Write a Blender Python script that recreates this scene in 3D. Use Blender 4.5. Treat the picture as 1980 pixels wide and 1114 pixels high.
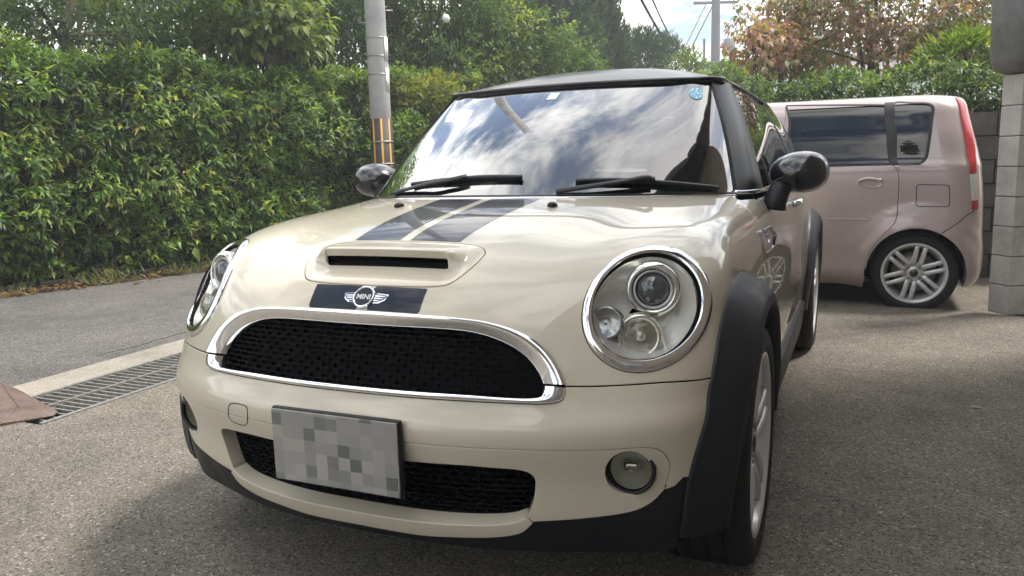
import bpy, math, random
import numpy as np
from mathutils import Vector, Matrix
from mathutils.geometry import delaunay_2d_cdt
for o in list(bpy.data.objects): bpy.data.objects.remove(o)
SC=bpy.context.scene; COL=SC.collection; RAD=math.radians
# ---------------- camera ----------------
CAMP=np.array([1.02680,-2.05539,1.05817]); CYAW,CPIT,CROL,CF=-.417775,-.160587,-.0291825,1536.75
def cam_axes():
    cy,sy,cp,sp=np.cos(CYAW),np.sin(CYAW),np.cos(CPIT),np.sin(CPIT)
    f=np.array([sy*cp,cy*cp,sp]); r=np.array([cy,-sy,0.]); u=np.cross(r,f); c,s=np.cos(CROL),np.sin(CROL)
    return c*r+s*u,-s*r+c*u,f
CR,CU,CFW=cam_axes()
def pixdir(p):
    d=CFW+CR*(p[0]-990)/CF-CU*(p[1]-557)/CF; return d/np.linalg.norm(d)
def topix(X):
    d=np.asarray(X)-CAMP; z=d@CFW; return np.stack([990+CF*(d@CR)/z,557-CF*(d@CU)/z],-1)
def pixplane(p,k,val):
    d=pixdir(p); return CAMP+d*(val-CAMP[k])/d[k]
camd=bpy.data.cameras.new('camera'); camo=bpy.data.objects.new('camera',camd); COL.objects.link(camo)
camd.sensor_width=36; camd.lens=CF/1980*36; camd.clip_start=.02; camd.clip_end=900
camo.matrix_world=Matrix(((CR[0],CU[0],-CFW[0],CAMP[0]),(CR[1],CU[1],-CFW[1],CAMP[1]),(CR[2],CU[2],-CFW[2],CAMP[2]),(0,0,0,1)))
SC.camera=camo
# ---------------- sky, sun, exposure ----------------
SUN_AZ=RAD(50); SUN_EL=RAD(61)          # azimuth clockwise from +Y (the far side of the scene)
W=bpy.data.worlds.new('World'); SC.world=W; W.use_nodes=True
wt=W.node_tree; wn=wt.nodes; wl=wt.links; wn.clear()
wo=wn.new('ShaderNodeOutputWorld'); bg=wn.new('ShaderNodeBackground'); sky=wn.new('ShaderNodeTexSky'); sky.sky_type='NISHITA'; sky.sun_disc=False
sky.sun_elevation=SUN_EL; sky.sun_rotation=SUN_AZ; sky.air_density=1.2; sky.dust_density=1.5
tc=wn.new('ShaderNodeTexCoord'); sep=wn.new('ShaderNodeSeparateXYZ'); wl.new(tc.outputs['Generated'],sep.inputs[0])
def wmath(op,a,b=None,c=None):
    n=wn.new('ShaderNodeMath'); n.operation=op
    for i,q in enumerate((a,b,c)):
        if q is None: continue
        if isinstance(q,(int,float)): n.inputs[i].default_value=q
        else: wl.new(q,n.inputs[i])
    return n.outputs[0]
zz=wmath('MAXIMUM',wmath('ADD',sep.outputs[2],.12),.06)
cb=wn.new('ShaderNodeCombineXYZ'); wl.new(wmath('DIVIDE',sep.outputs[0],zz),cb.inputs[0]); wl.new(wmath('DIVIDE',sep.outputs[1],zz),cb.inputs[1])
n1=wn.new('ShaderNodeTexNoise'); n1.inputs['Scale'].default_value=1.9; n1.inputs['Detail'].default_value=9; n1.inputs['Roughness'].default_value=.62; n1.inputs['Distortion'].default_value=.35; wl.new(cb.outputs[0],n1.inputs['Vector'])
n2=wn.new('ShaderNodeTexNoise'); n2.inputs['Scale'].default_value=1.1; n2.inputs['Detail'].default_value=6; wl.new(cb.outputs[0],n2.inputs['Vector'])
rmp=wn.new('ShaderNodeMapRange'); rmp.interpolation_type='SMOOTHSTEP'; rmp.inputs[1].default_value=.41; rmp.inputs[2].default_value=.57; wl.new(n1.outputs[0],rmp.inputs[0])
cr=wn.new('ShaderNodeMapRange'); cr.inputs[1].default_value=.3; cr.inputs[2].default_value=.72; cr.inputs[3].default_value=8.5; cr.inputs[4].default_value=21.0; wl.new(n2.outputs[0],cr.inputs[0])
cc=wn.new('ShaderNodeCombineXYZ')
for i,k in enumerate((1.0,.985,.95)): wl.new(wmath('MULTIPLY',cr.outputs[0],k),cc.inputs[i])
mx=wn.new('ShaderNodeMix'); mx.data_type='RGBA'; wl.new(rmp.outputs[0],mx.inputs[0]); wl.new(sky.outputs[0],mx.inputs[6]); wl.new(cc.outputs[0],mx.inputs[7])
wl.new(mx.outputs[2],bg.inputs[0]); bg.inputs[1].default_value=.108; wl.new(bg.outputs[0],wo.inputs[0])
sund=bpy.data.lights.new('sun','SUN'); sund.energy=3.1; sund.angle=RAD(11); sund.color=(1,.94,.85); suno=bpy.data.objects.new('sun',sund); COL.objects.link(suno)
sd=Vector((math.sin(SUN_AZ)*math.cos(SUN_EL),math.cos(SUN_AZ)*math.cos(SUN_EL),math.sin(SUN_EL))); suno.rotation_euler=sd.to_track_quat('Z','Y').to_euler(); suno.location=(6,8,12)
SC.view_settings.view_transform='Standard'; SC.view_settings.look='None'; SC.view_settings.exposure=0.78; SC.view_settings.gamma=1
# ---------------- helpers ----------------
class Spl:
    # cardinal natural cubic spline basis on knots
    def __init__(s,t):
        t=np.asarray(t,float); n=len(t); s.t=t; h=np.diff(t); A=np.zeros((n,n)); B=np.zeros((n,n)); A[0,0]=A[-1,-1]=1
        for i in range(1,n-1):
            A[i,i-1]=h[i-1]; A[i,i]=2*(h[i-1]+h[i]); A[i,i+1]=h[i]
            B[i,i+1]+=6/h[i]; B[i,i]-=6/h[i]+6/h[i-1]; B[i,i-1]+=6/h[i-1]
        s.M=np.linalg.solve(A,B); s.h=h; s.I=np.eye(n)
    def __call__(s,x,d=0):
        x=np.atleast_1d(np.asarray(x,float)); i=np.clip(np.searchsorted(s.t,x)-1,0,len(s.h)-1); h=s.h[i][:,None]
        a=((s.t[i+1]-x)[:,None])/h; b=1-a; M=s.M; I=s.I
        if d==0: return a*I[i]+b*I[i+1]+((a**3-a)*M[i]+(b**3-b)*M[i+1])*h*h/6
        return (I[i+1]-I[i])/h+(-(3*a*a-1)*M[i]+(3*b*b-1)*M[i+1])*h/6
class Surf:
    def __init__(s,N,flip=1,nu=121,nv=401,v0=None,v1=None):
        N=np.asarray(N,float); s.N=N; s.flip=flip
        du=np.linalg.norm(np.diff(N,axis=0),axis=2).mean(1); dv=np.linalg.norm(np.diff(N,axis=1),axis=2).mean(0)
        s.tu=np.r_[0,np.cumsum(du)]; s.tv=np.r_[0,np.cumsum(dv)]; s.tv-=s.tv[-1]/2
        s.bu=Spl(s.tu); s.bv=Spl(s.tv)
        gu=np.linspace(0,s.tu[-1],nu); gv=np.linspace(s.tv[0] if v0 is None else v0,s.tv[-1] if v1 is None else v1,nv)
        s.gU,s.gV=np.meshgrid(gu,gv,indexing='ij')
        s.G=np.einsum('ar,rcd,bc->abd',s.bu(gu),N,s.bv(gv))
    def ev(s,uv,off=0.):
        uv=np.atleast_2d(uv); P,n=s.evn(uv); return P+n*np.reshape(off,(-1,1)) if np.ndim(off) or off else P
    def evn(s,uv):
        uv=np.atleast_2d(np.asarray(uv,float)); a,b=s.bu(uv[:,0]),s.bv(uv[:,1]); da,db=s.bu(uv[:,0],1),s.bv(uv[:,1],1)
        T=np.einsum('nr,rcd->ncd',a,s.N); P=np.einsum('ncd,nc->nd',T,b); Pv=np.einsum('ncd,nc->nd',T,db)
        Pu=np.einsum('nr,rcd,nc->nd',da,s.N,b); n=np.cross(Pv,Pu)*s.flip; n/=np.linalg.norm(n,axis=1)[:,None]
        return P,n
    def hit(s,o,d):
        o=np.asarray(o,float); d=np.asarray(d,float); d=d/np.linalg.norm(d)
        w=s.G-o; t=w@d; q=np.linalg.norm(w-t[...,None]*d,axis=2); m=q<max(.03,q.min()*1.3)
        k=np.argmin(np.where(m,t+q*3,1e9)); uv=np.array([s.gU.flat[k],s.gV.flat[k]])
        e1=np.cross(d,[0.3,.5,.8]); e1/=np.linalg.norm(e1); e2=np.cross(d,e1)
        for _ in range(12):
            h=1e-5; P=s.ev([uv,uv+[h,0],uv+[0,h]]); r=np.array([(P[0]-o)@e1,(P[0]-o)@e2])
            J=np.array([[(P[1]-P[0])@e1,(P[2]-P[0])@e1],[(P[1]-P[0])@e2,(P[2]-P[0])@e2]])/h
            st=np.linalg.lstsq(J,-r,rcond=1e-3)[0]; L=np.linalg.norm(st); uv=uv+st*min(1,.05/max(L,1e-9))
            uv[0]=np.clip(uv[0],0,s.tu[-1]); uv[1]=np.clip(uv[1],s.tv[0],s.tv[-1])
            if L<1e-7: break
        return uv
    def px(s,pts): return np.array([s.hit(CAMP,pixdir(p)) for p in pts])
    def front(s,pts): return np.array([s.hit((p[0],-2,p[1]),(0,1,0)) for p in pts])
    def top(s,pts): return np.array([s.hit((p[0],p[1],3),(0,0,-1)) for p in pts])
    def side(s,pts,sg=1): return np.array([s.hit((2*sg,p[0],p[1]),(-sg,0,0)) for p in pts])
def mk(name,V,F,mat=None,parent=None,smooth=True,normals=None,kind=None):
    me=bpy.data.meshes.new(name); V=np.asarray(V,float); me.from_pydata(V.tolist(),[],[tuple(int(i) for i in f) for f in F]); me.validate()
    if mat: me.materials.append(mat)
    if smooth: me.polygons.foreach_set('use_smooth',[True]*len(me.polygons))
    if normals is not None and len(me.vertices)==len(normals): me.normals_split_custom_set_from_vertices([tuple(n) for n in normals])
    me.update(); o=bpy.data.objects.new(name,me); COL.objects.link(o)
    if parent: o.parent=parent
    if kind: o['kind']=kind
    return o
def empty(name,loc=(0,0,0),rz=0,parent=None):
    o=bpy.data.objects.new(name,None); COL.objects.link(o); o.location=loc; o.rotation_euler=(0,0,rz); o.empty_display_size=.1
    if parent: o.parent=parent
    return o
def tag(o,label=None,cat=None,group=None,kind=None):
    if label: o['label']=label
    if cat: o['category']=cat
    if group: o['group']=group
    if kind: o['kind']=kind
    return o
def copy_tree(o,parent=None):
    c=o.copy(); COL.objects.link(c); c.parent=parent
    for ch in list(o.children): copy_tree(ch,c)
    return c
def cat_pts(*a): return np.concatenate([np.atleast_2d(x) for x in a])
def resample(P,step,closed=False):
    P=np.asarray(P,float)
    if closed: P=np.vstack([P,P[:1]])
    L=np.r_[0,np.cumsum(np.linalg.norm(np.diff(P,axis=0),axis=1))]; n=max(2,int(round(L[-1]/step))+1); t=np.linspace(0,L[-1],n)
    R=np.stack([np.interp(t,L,P[:,k]) for k in range(P.shape[1])],1); return R[:-1] if closed else R
def cr(P,step,closed=False):
    """Catmull-Rom (centripetal-ish) smoothing of a polyline, resampled"""
    P=np.asarray(P,float); n=len(P)
    Q=np.vstack([P[-1:],P,P[:2]]) if closed else np.vstack([2*P[:1]-P[1:2],P,2*P[-1:]-P[-2:-1]])
    out=[]
    for i in range(n if closed else n-1):
        p0,p1,p2,p3=Q[i:i+4]; d1=np.linalg.norm(p2-p1)+1e-9; m1=(p2-p0)/(np.linalg.norm(p2-p1)+np.linalg.norm(p1-p0)+1e-9)*d1; m2=(p3-p1)/(np.linalg.norm(p3-p2)+np.linalg.norm(p2-p1)+1e-9)*d1
        t=np.linspace(0,1,17)[:-1,None]; out.append((2*t**3-3*t**2+1)*p1+(t**3-2*t**2+t)*m1+(-2*t**3+3*t**2)*p2+(t**3-t**2)*m2)
    if not closed: out.append(P[-1:])
    return resample(np.vstack(out),step,closed)
def inpoly(pts,poly):
    x,y=pts[:,0],pts[:,1]; c=np.zeros(len(pts),bool); n=len(poly); j=n-1
    for i in range(n):
        xi,yi=poly[i]; xj,yj=poly[j]
        if yi!=yj: c^=((yi>y)!=(yj>y))&(x<(xj-xi)*(y-yi)/(yj-yi)+xi)
        j=i
    return c
def area(P): return .5*np.sum(P[:,0]*np.roll(P[:,1],-1)-np.roll(P[:,0],-1)*P[:,1])
def inset(P,d):
    P=np.asarray(P,float); s=1 if area(P)>0 else -1; e=np.roll(P,-1,0)-P; L=np.linalg.norm(e,axis=1); L[L<1e-9]=1e-9; n=np.stack([-e[:,1],e[:,0]],1)/L[:,None]*s
    m=n+np.roll(n,1,0); m/=np.maximum(np.linalg.norm(m,axis=1),.35)[:,None]; return P+m*d
def dist_to(pts,poly):
    B=np.roll(poly,-1,0); out=np.full(len(pts),9.)
    for a,b in zip(poly,B):
        d=b-a; t=np.clip(((pts-a)@d)/max(d@d,1e-12),0,1); out=np.minimum(out,np.linalg.norm(pts-a-t[:,None]*d,axis=1))
    return out
def cdt(outline,holes,h):
    lo,hi=outline.min(0),outline.max(0); g=np.stack(np.meshgrid(np.arange(lo[0]+h/2,hi[0],h),np.arange(lo[1]+h/2,hi[1],h),indexing='ij'),-1).reshape(-1,2)
    m=inpoly(g,outline)
    for q in holes: m&=~inpoly(g,q)
    g=g[m]
    if len(g):
        k=dist_to(g,outline)>h*.45
        for q in holes: k&=dist_to(g,q)>h*.45
        g=g[k]
    V=[];E=[]
    for q in [outline]+list(holes):
        b=len(V); n=len(q); V+=[Vector(p) for p in q]; E+=[(b+i,b+(i+1)%n) for i in range(n)]
    V+=[Vector(p) for p in g]
    r=delaunay_2d_cdt(V,E,[],0,1e-7); P=np.array([(v.x,v.y) for v in r[0]]); T=np.array([f for f in r[2] if len(f)==3]); c=P[T].mean(1)
    k=inpoly(c,outline)
    for q in holes: k&=~inpoly(c,q)
    return P,T[k]
def panel(name,S,outline,holes=(),h=.02,off=0.,flange=.012,gap=0.,mat=None,parent=None,mirror=False,bulge=None,kind=None):
    """curved sheet trimmed to `outline` in the surface's own (u,v), edges folded inwards"""
    outline=np.asarray(outline); 
    if gap: outline=inset(outline,gap); holes=[inset(q,-gap) for q in holes]
    uv,T=cdt(outline,holes,h); P,N=S.evn(uv); o=off if bulge is None else off+bulge(uv); P=P+N*np.reshape(o,(-1,1))
    # orient to the surface normal
    fn=np.cross(P[T[:,1]]-P[T[:,0]],P[T[:,2]]-P[T[:,0]]); fl=np.sum(fn*N[T[:,0]],1)<0; T[fl]=T[fl][:,::-1]
    V=[P]; NN=[N]; F=T.tolist(); base=len(P)
    if bulge is not None: NN=None
    if flange:
        for q in [outline]+list(holes):
            p,n=S.evn(q); p=p+n*np.reshape(off if bulge is None else off+bulge(q),(-1,1)); t=np.roll(p,-1,0)-np.roll(p,1,0); sgn=1 if area(q)>0 else -1
            sd_=np.cross(t,n); sd_/=np.maximum(np.linalg.norm(sd_,axis=1),1e-9)[:,None]
            # outward from material
            c_in=S.ev(inset(q,.004 if q is outline else -.004))-p; w=np.sign(np.sum(sd_*c_in,1))[:,None]; sd_=-sd_*w
            r=.0016; m=len(q); rings=[p,p+sd_*r*.7-n*r*.5,p+sd_*r-n*r*1.5,p+sd_*r-n*flange]; rn=[n,(n+sd_)/1.414,sd_,sd_]
            b=base
            for a in rings: V.append(a)
            if NN is not None:
                for a in rn: NN.append(a)
            for k in range(3):
                for i in range(m):
                    j=(i+1)%m; f=[b+k*m+i,b+k*m+j,b+(k+1)*m+j,b+(k+1)*m+i]; F.append(f)
            base+=4*m
    V=np.vstack(V); N_=np.vstack(NN) if NN is not None else None
    # fix flange orientation
    if flange and N_ is not None:
        for i in range(len(T),len(F)):
            f=F[i]; a=np.cross(V[f[1]]-V[f[0]],V[f[3]]-V[f[0]])
            if a@(N_[f[3]])<0: F[i]=f[::-1]
    if mirror:
        V=V*[-1,1,1]; F=[f[::-1] for f in F]; N_=None if N_ is None else N_*[-1,1,1]
    return mk(name,V,F,mat,parent,True,N_,kind)
def loft(name,rings,mat=None,parent=None,closed=True,mirror=False,smooth=True,capends=False,kind=None):
    n=len(rings[0]); V=np.vstack(rings); F=[]
    for k in range(len(rings)-1):
        for i in range(n if closed else n-1):
            j=(i+1)%n; F.append([k*n+i,k*n+j,(k+1)*n+j,(k+1)*n+i])
    if capends: F.append(list(range(n))[::-1]); F.append([(len(rings)-1)*n+i for i in range(n)])
    if mirror: V=V*[-1,1,1]; F=[f[::-1] for f in F]
    return mk(name,V,F,mat,parent,smooth,None,kind)
def sweep(P,prof,N=None,closed=False,cap=True):
    """profile [(side,up)] swept along P with up-vectors N -> V,F"""
    P=np.asarray(P,float); n=len(P); T=(np.roll(P,-1,0)-np.roll(P,1,0)) if closed else np.gradient(P,axis=0); T/=np.linalg.norm(T,axis=1)[:,None]
    if N is None: N=np.tile([0,0,1.],(n,1))
    B=np.cross(T,N); B/=np.maximum(np.linalg.norm(B,axis=1),1e-9)[:,None]; U=np.cross(B,T)
    pr=np.asarray(prof,float); m=pr.shape[-2]
    if pr.ndim==2: pr=np.tile(pr[None],(n,1,1))
    V=(P[:,None,:]+B[:,None,:]*pr[:,:,0:1]+U[:,None,:]*pr[:,:,1:2]).reshape(-1,3); F=[]
    for i in range(n if closed else n-1):
        a=i*m; b=((i+1)%n)*m
        for k in range(m): l=(k+1)%m; F.append([a+k,a+l,b+l,b+k])
    if cap and not closed: F.append(list(range(m))[::-1]); F.append([(n-1)*m+k for k in range(m)])
    return V,F
def circ(r,n=8,sx=1,sy=1): return [(r*sx*math.cos(2*math.pi*k/n),r*sy*math.sin(2*math.pi*k/n)) for k in range(n)]
def rrect(w,h,r,n=4):
    out=[]
    for cx,cy,a in ((w/2-r,h/2-r,0),(-w/2+r,h/2-r,90),(-w/2+r,-h/2+r,180),(w/2-r,-h/2+r,270)):
        for k in range(n+1): t=RAD(a+90*k/n); out.append((cx+r*math.cos(t),cy+r*math.sin(t)))
    return out
def tube(name,P,r,mat,parent=None,n=8,N=None,closed=False,kind=None,mirror=False):
    P=np.asarray(P,float)
    if np.ndim(r): pr=np.array([circ(a,n) for a in r])
    else: pr=circ(r,n)
    if N is None:
        d=np.abs(P[-1]-P[0]); N=np.tile([0,0,1.] if d[2]<max(d[0],d[1]) else [0,1.,0.1],(len(P),1))
    V,F=sweep(P,pr,N,closed)
    if mirror: V=V*[-1,1,1]; F=[f[::-1] for f in F]
    return mk(name,V,F,mat,parent,kind=kind)
def box(name,c,s,mat,parent=None,rot=None,bev=0.,smooth=False):
    """bevelled box as an octagon-section solid"""
    x,y,z=[a/2 for a in s]; b=min(bev,x*.9,y*.9,z*.9)
    if b<=0:
        V=[(i*x,j*y,k*z) for i in(-1,1) for j in(-1,1) for k in(-1,1)]; F=[(0,1,3,2),(4,6,7,5),(0,4,5,1),(2,3,7,6),(0,2,6,4),(1,5,7,3)]
    else:
        pr=rrect(2*x,2*y,b,3); pi=rrect(2*x-b*.8,2*y-b*.8,b*.6,3); m=len(pr); V=[];F=[]
        for p,zc in ((pi,-z),(pr,-z+b),(pr,z-b),(pi,z)): V+=[(q[0],q[1],zc) for q in p]
        for k in range(3):
            for i in range(m): j=(i+1)%m; F.append((k*m+i,k*m+j,(k+1)*m+j,(k+1)*m+i))
        F.append(tuple(range(m))[::-1]); F.append(tuple(3*m+i for i in range(m)))
    V=np.array(V,float)
    if rot is not None: V=V@np.array(rot.to_3x3() if hasattr(rot,'to_3x3') else rot).T
    return mk(name,V+np.array(c),F,mat,parent,smooth)
def lathe(prof,n=48):
    """prof [(radius, x)] about the x axis -> V,F"""
    V=[];F=[];m=len(prof)
    for i in range(n):
        a=2*math.pi*i/n
        for r,x in prof: V.append((x,r*math.cos(a),r*math.sin(a)))
    for i in range(n):
        j=(i+1)%n
        for k in range(m-1): F.append((i*m+k,i*m+k+1,j*m+k+1,j*m+k))
    return np.array(V),F
# ---------------- materials ----------------
def M(name,col,rough=.5,metal=0.,coat=0.,spec=.5,coatr=.03,alpha=None,trans=0.,emit=None):
    m=bpy.data.materials.new(name); m.use_nodes=True; b=m.node_tree.nodes['Principled BSDF']; b.inputs['Base Color'].default_value=(*col,1); b.inputs['Roughness'].default_value=rough; b.inputs['Metallic'].default_value=metal
    b.inputs['Coat Weight'].default_value=coat; b.inputs['Coat Roughness'].default_value=coatr; b.inputs['Specular IOR Level'].default_value=spec; b.inputs['Transmission Weight'].default_value=trans
    return m
def nt(m): return m.node_tree.nodes,m.node_tree.links,m.node_tree.nodes['Principled BSDF']
def noise(m,scale,detail=4,rough=.6,coord='Object',dist=0.,stretch=None):
    n,l,b=nt(m); t=n.new('ShaderNodeTexCoord'); x=n.new('ShaderNodeTexNoise'); x.inputs['Scale'].default_value=scale; x.inputs['Detail'].default_value=detail; x.inputs['Roughness'].default_value=rough; x.inputs['Distortion'].default_value=dist
    if stretch:
        mp=n.new('ShaderNodeMapping'); mp.inputs['Scale'].default_value=stretch; l.new(t.outputs[coord],mp.inputs[0]); l.new(mp.outputs[0],x.inputs['Vector'])
    else: l.new(t.outputs[coord],x.inputs['Vector'])
    return x.outputs[0]
def ramp(m,fac,stops):
    n,l,b=nt(m); r=n.new('ShaderNodeValToRGB'); l.new(fac,r.inputs[0]); e=r.color_ramp.elements
    while len(e)<len(stops): e.new(.5)
    for q,(p,c) in zip(e,stops): q.position=p; q.color=(*c,1) if len(c)==3 else c
    return r.outputs[0]
def mixc(m,fac,a,b_,mode='MIX'):
    n,l,b=nt(m); x=n.new('ShaderNodeMix'); x.data_type='RGBA'; x.blend_type=mode
    for i,q in ((0,fac),(6,a),(7,b_)):
        if isinstance(q,(int,float)): x.inputs[i].default_value=q
        elif isinstance(q,tuple): x.inputs[i].default_value=(*q,1)
        else: l.new(q,x.inputs[i])
    return x.outputs[2]
def mrange(m,fac,a,b_,c,d):
    n,l,b=nt(m); x=n.new('ShaderNodeMapRange'); l.new(fac,x.inputs[0])
    for i,q in enumerate((a,b_,c,d)): x.inputs[i+1].default_value=q
    return x.outputs[0]
def bump(m,h,strength=.3,dist=.01):
    n,l,b=nt(m); x=n.new('ShaderNodeBump'); x.inputs['Strength'].default_value=strength; x.inputs['Distance'].default_value=dist; l.new(h,x.inputs['Height']); l.new(x.outputs[0],b.inputs['Normal'])
def setc(m,c,inp='Base Color'): n,l,b=nt(m); l.new(c,b.inputs[inp])
def glass(name,tint=(.8,.85,.85),refl=1.0,ior=1.5,rough=.0):
    m=bpy.data.materials.new(name); m.use_nodes=True; n=m.node_tree.nodes; l=m.node_tree.links; n.clear(); o=n.new('ShaderNodeOutputMaterial'); tr=n.new('ShaderNodeBsdfTransparent'); tr.inputs[0].default_value=(*tint,1)
    g=n.new('ShaderNodeBsdfGlossy'); g.inputs['Roughness'].default_value=rough; f=n.new('ShaderNodeFresnel'); f.inputs[0].default_value=ior; x=n.new('ShaderNodeMath'); x.operation='MULTIPLY'; x.use_clamp=True; x.inputs[1].default_value=refl; bf=n.new('ShaderNodeNewGeometry'); iv2=n.new('ShaderNodeMath'); iv2.operation='MULTIPLY'; iv3=n.new('ShaderNodeMath'); iv3.operation='SUBTRACT'; iv3.inputs[0].default_value=1; l.new(bf.outputs['Backfacing'],iv3.inputs[1]); l.new(iv3.outputs[0],iv2.inputs[0]); iv2.inputs[1].default_value=refl; l.new(iv2.outputs[0],x.inputs[1]); l.new(f.outputs[0],x.inputs[0])
    s=n.new('ShaderNodeMixShader'); l.new(x.outputs[0],s.inputs[0]); l.new(tr.outputs[0],s.inputs[1]); l.new(g.outputs[0],s.inputs[2]); l.new(s.outputs[0],o.inputs[0]); return m
paint=M('pepper_white_paint',(.62,.57,.465),.35,0,1.,.15,.02)
nz=noise(paint,9,5,.6); setc(paint,mixc(paint,mrange(paint,nz,.35,.75,0,.25),(.60,.55,.44),(.56,.51,.405))); 
setc(paint,mrange(paint,noise(paint,3,8,.7),.3,.8,.004,.03),'Coat Roughness')
stripe=M('dark_blue_black_stripe',(.005,.007,.015),.35,0,.75,.25,.02)
blackp=M('gloss_black_paint',(.006,.006,.009),.25,0,1.,.5,.02)
trim=M('black_plastic_trim',(.010,.0115,.0145),.45,0,0,.4)
bump(trim,noise(trim,900,2),.06,.002); setc(trim,ramp(trim,noise(trim,7,6,.7),[(.35,(.0045,.006,.0095)),(.75,(.011,.013,.017))])); setc(trim,mrange(trim,noise(trim,15,5,.7),.3,.8,.38,.6),'Roughness')
dark=M('matt_black_inner',(.006,.006,.007),.8,0,0,.2)
rubber=M('tyre_rubber',(.014,.014,.015),.65,0,0,.35)
chrome=M('chrome',(.86,.87,.89),.06,1.)
alu=M('silver_wheel_paint',(.68,.69,.70),.3,.5,.4)
steel=M('brake_steel',(.28,.27,.26),.4,.9)
lampg=glass('lamp_glass',(.97,.97,.95),2.8,1.5); wscr=glass('windscreen_glass',(.27,.33,.35),4.0,1.5); tintg=glass('tinted_glass',(.16,.19,.20),1.6,1.5)
reflm=M('lamp_reflector',(.82,.81,.76),.12,.9); reflm2=M('lamp_housing_satin',(.93,.93,.92),.16,.35,.8)
seatm=M('interior_charcoal',(.02,.02,.022),.7)
# ---------------- ground ----------------
def groundmat(name,c0,c1,c2,speck,sc=1.,stain=None,rough=.9,bs=.75):
    m=M(name,c1,rough,0,0,.25); n,l,b=nt(m)
    tcn=n.new('ShaderNodeTexCoord'); vo=n.new('ShaderNodeTexVoronoi'); vo.inputs['Scale'].default_value=175*sc; vo.inputs['Randomness'].default_value=1; l.new(tcn.outputs['Object'],vo.inputs['Vector'])
    sepc=n.new('ShaderNodeSeparateColor'); l.new(vo.outputs['Color'],sepc.inputs[0])
    base=ramp(m,sepc.outputs[0],[(0,c0),(.22,c1),(.75,c2),(.955,c2),(1.,speck)])
    fine=noise(m,600*sc,3,.7); base=mixc(m,.3,base,ramp(m,fine,[(.3,(.25,.25,.25)),(.7,(.85,.85,.85))]),'OVERLAY')
    big=noise(m,.9,6,.65); base=mixc(m,1.,base,ramp(m,big,[(.28,(.58,.57,.56)),(.45,(.88,.87,.85)),(.6,(1.,.98,.95)),(.78,(1.2,1.14,1.03))]),'MULTIPLY')
    mid=noise(m,5,5,.7); base=mixc(m,1.,base,ramp(m,mid,[(.3,(.82,.82,.82)),(.6,(1.05,1.04,1.02))]),'MULTIPLY')
    spot=noise(m,14,6,.75); base=mixc(m,mrange(m,spot,.62,.72,0,.45),base,(.06,.055,.05))
    if stain is not None: base=mixc(m,mrange(m,noise(m,2.3,7,.75,dist=1.),.54,.74,0,.7),base,stain)
    l.new(base,b.inputs['Base Color'])
    hh=n.new('ShaderNodeMath'); hh.operation='ADD'; l.new(vo.outputs['Distance'],hh.inputs[0]); l.new(fine,hh.inputs[1]); bump(m,hh.outputs[0],bs,.006)
    return m
drive_m=groundmat('exposed_aggregate_concrete',(.062,.058,.052),(.165,.153,.135),(.262,.243,.213),(.56,.53,.47),1.0,(.17,.145,.105))
road_m=groundmat('worn_asphalt',(.05,.049,.05),(.12,.117,.115),(.19,.185,.18),(.40,.39,.37),.8,(.09,.088,.086))
conc_m=groundmat('pale_concrete',(.20,.187,.165),(.29,.273,.243),(.35,.33,.29),(.43,.41,.37),.9,(.24,.215,.17),.9,.25)
dirt_m=groundmat('verge_soil',(.03,.022,.015),(.07,.052,.035),(.12,.09,.06),(.22,.17,.11),.5,(.05,.04,.02),.95,.8)
def sheet(name,P,z,mat,parent=None,thick=0.):
    P=np.asarray(P,float); n=len(P); V=np.c_[P,np.full(n,z)]
    if area(P)<0: V=V[::-1]
    F=[list(range(n))]
    if thick: V=np.vstack([V,V-[0,0,thick]]); F+=[[i,i+n,(i+1)%n+n,(i+1)%n] for i in range(n)]
    o=mk(name,V,F,mat,parent,False)
    if not parent: o['kind']='structure'
    return o
sheet('ground',[(-120,-60),(120,-60),(120,160),(-120,160)],-.20,dirt_m)
ke=[(-2.14,3.99),(.8,4.0),(1.30,3.885),(1.80,3.70),(2.2,3.58),(12,3.0)]
sheet('driveway',[(-2.60,-14),(14,-14),(14,2.6)]+ke[::-1]+[(-2.14,.10),(-2.60,.10)],0,drive_m,None,.12)
sheet('parking_slab',[(-2.14,4.03),(.8,4.03),(1.31,3.915),(1.81,3.73),(2.2,3.61),(12,3.03),(12,12),(-2.14,12)],-.035,drive_m,None,.12)
sheet('kerb_strip',[(-2.86,-14),(-2.60,-14),(-2.60,40),(-2.86,40)],.0,conc_m,None,.15)
sheet('drain_channel',[(-2.60,.10),(-2.14,.10),(-2.14,40),(-2.60,40)],-.13,dirt_m,None,.02)
sheet('road',[(-2.86,-14),(-2.86,60),(-2.2,60),(-4.3,8.),(-5.25,4.2),(-5.88,2.2),(-7.2,-2.),(-9.5,-14)],-.008,road_m,None,.15)
sheet('verge',[(-4.3,8.),(-5.25,4.2),(-5.88,2.2),(-7.2,-2.),(-9.5,-14),(-40,-14),(-40,60),(-2.2,60)],-.004,dirt_m,None,.15)
# asphalt cracks: thin sunken-looking bitumen lines
rnd=random.Random(5)
crk=M('crack_filler',(.012,.012,.012),.9)
for (x0,y0,x1,y1) in ((-3.6,2.4,-4.25,3.2),(-3.05,1.1,-2.95,3.2)):
    P=[];k=26
    for i in range(k): t=i/(k-1); P.append((x0+(x1-x0)*t+rnd.uniform(-.02,.02),y0+(y1-y0)*t+rnd.uniform(-.02,.02),-.0065))
    V,F=sweep(np.array(P),[(-.004,-.002),(.004,-.002),(.003,.0005),(-.003,.0005)]); o=mk('road_crack',V,F,crk,bpy.data.objects['road'],False)
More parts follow.
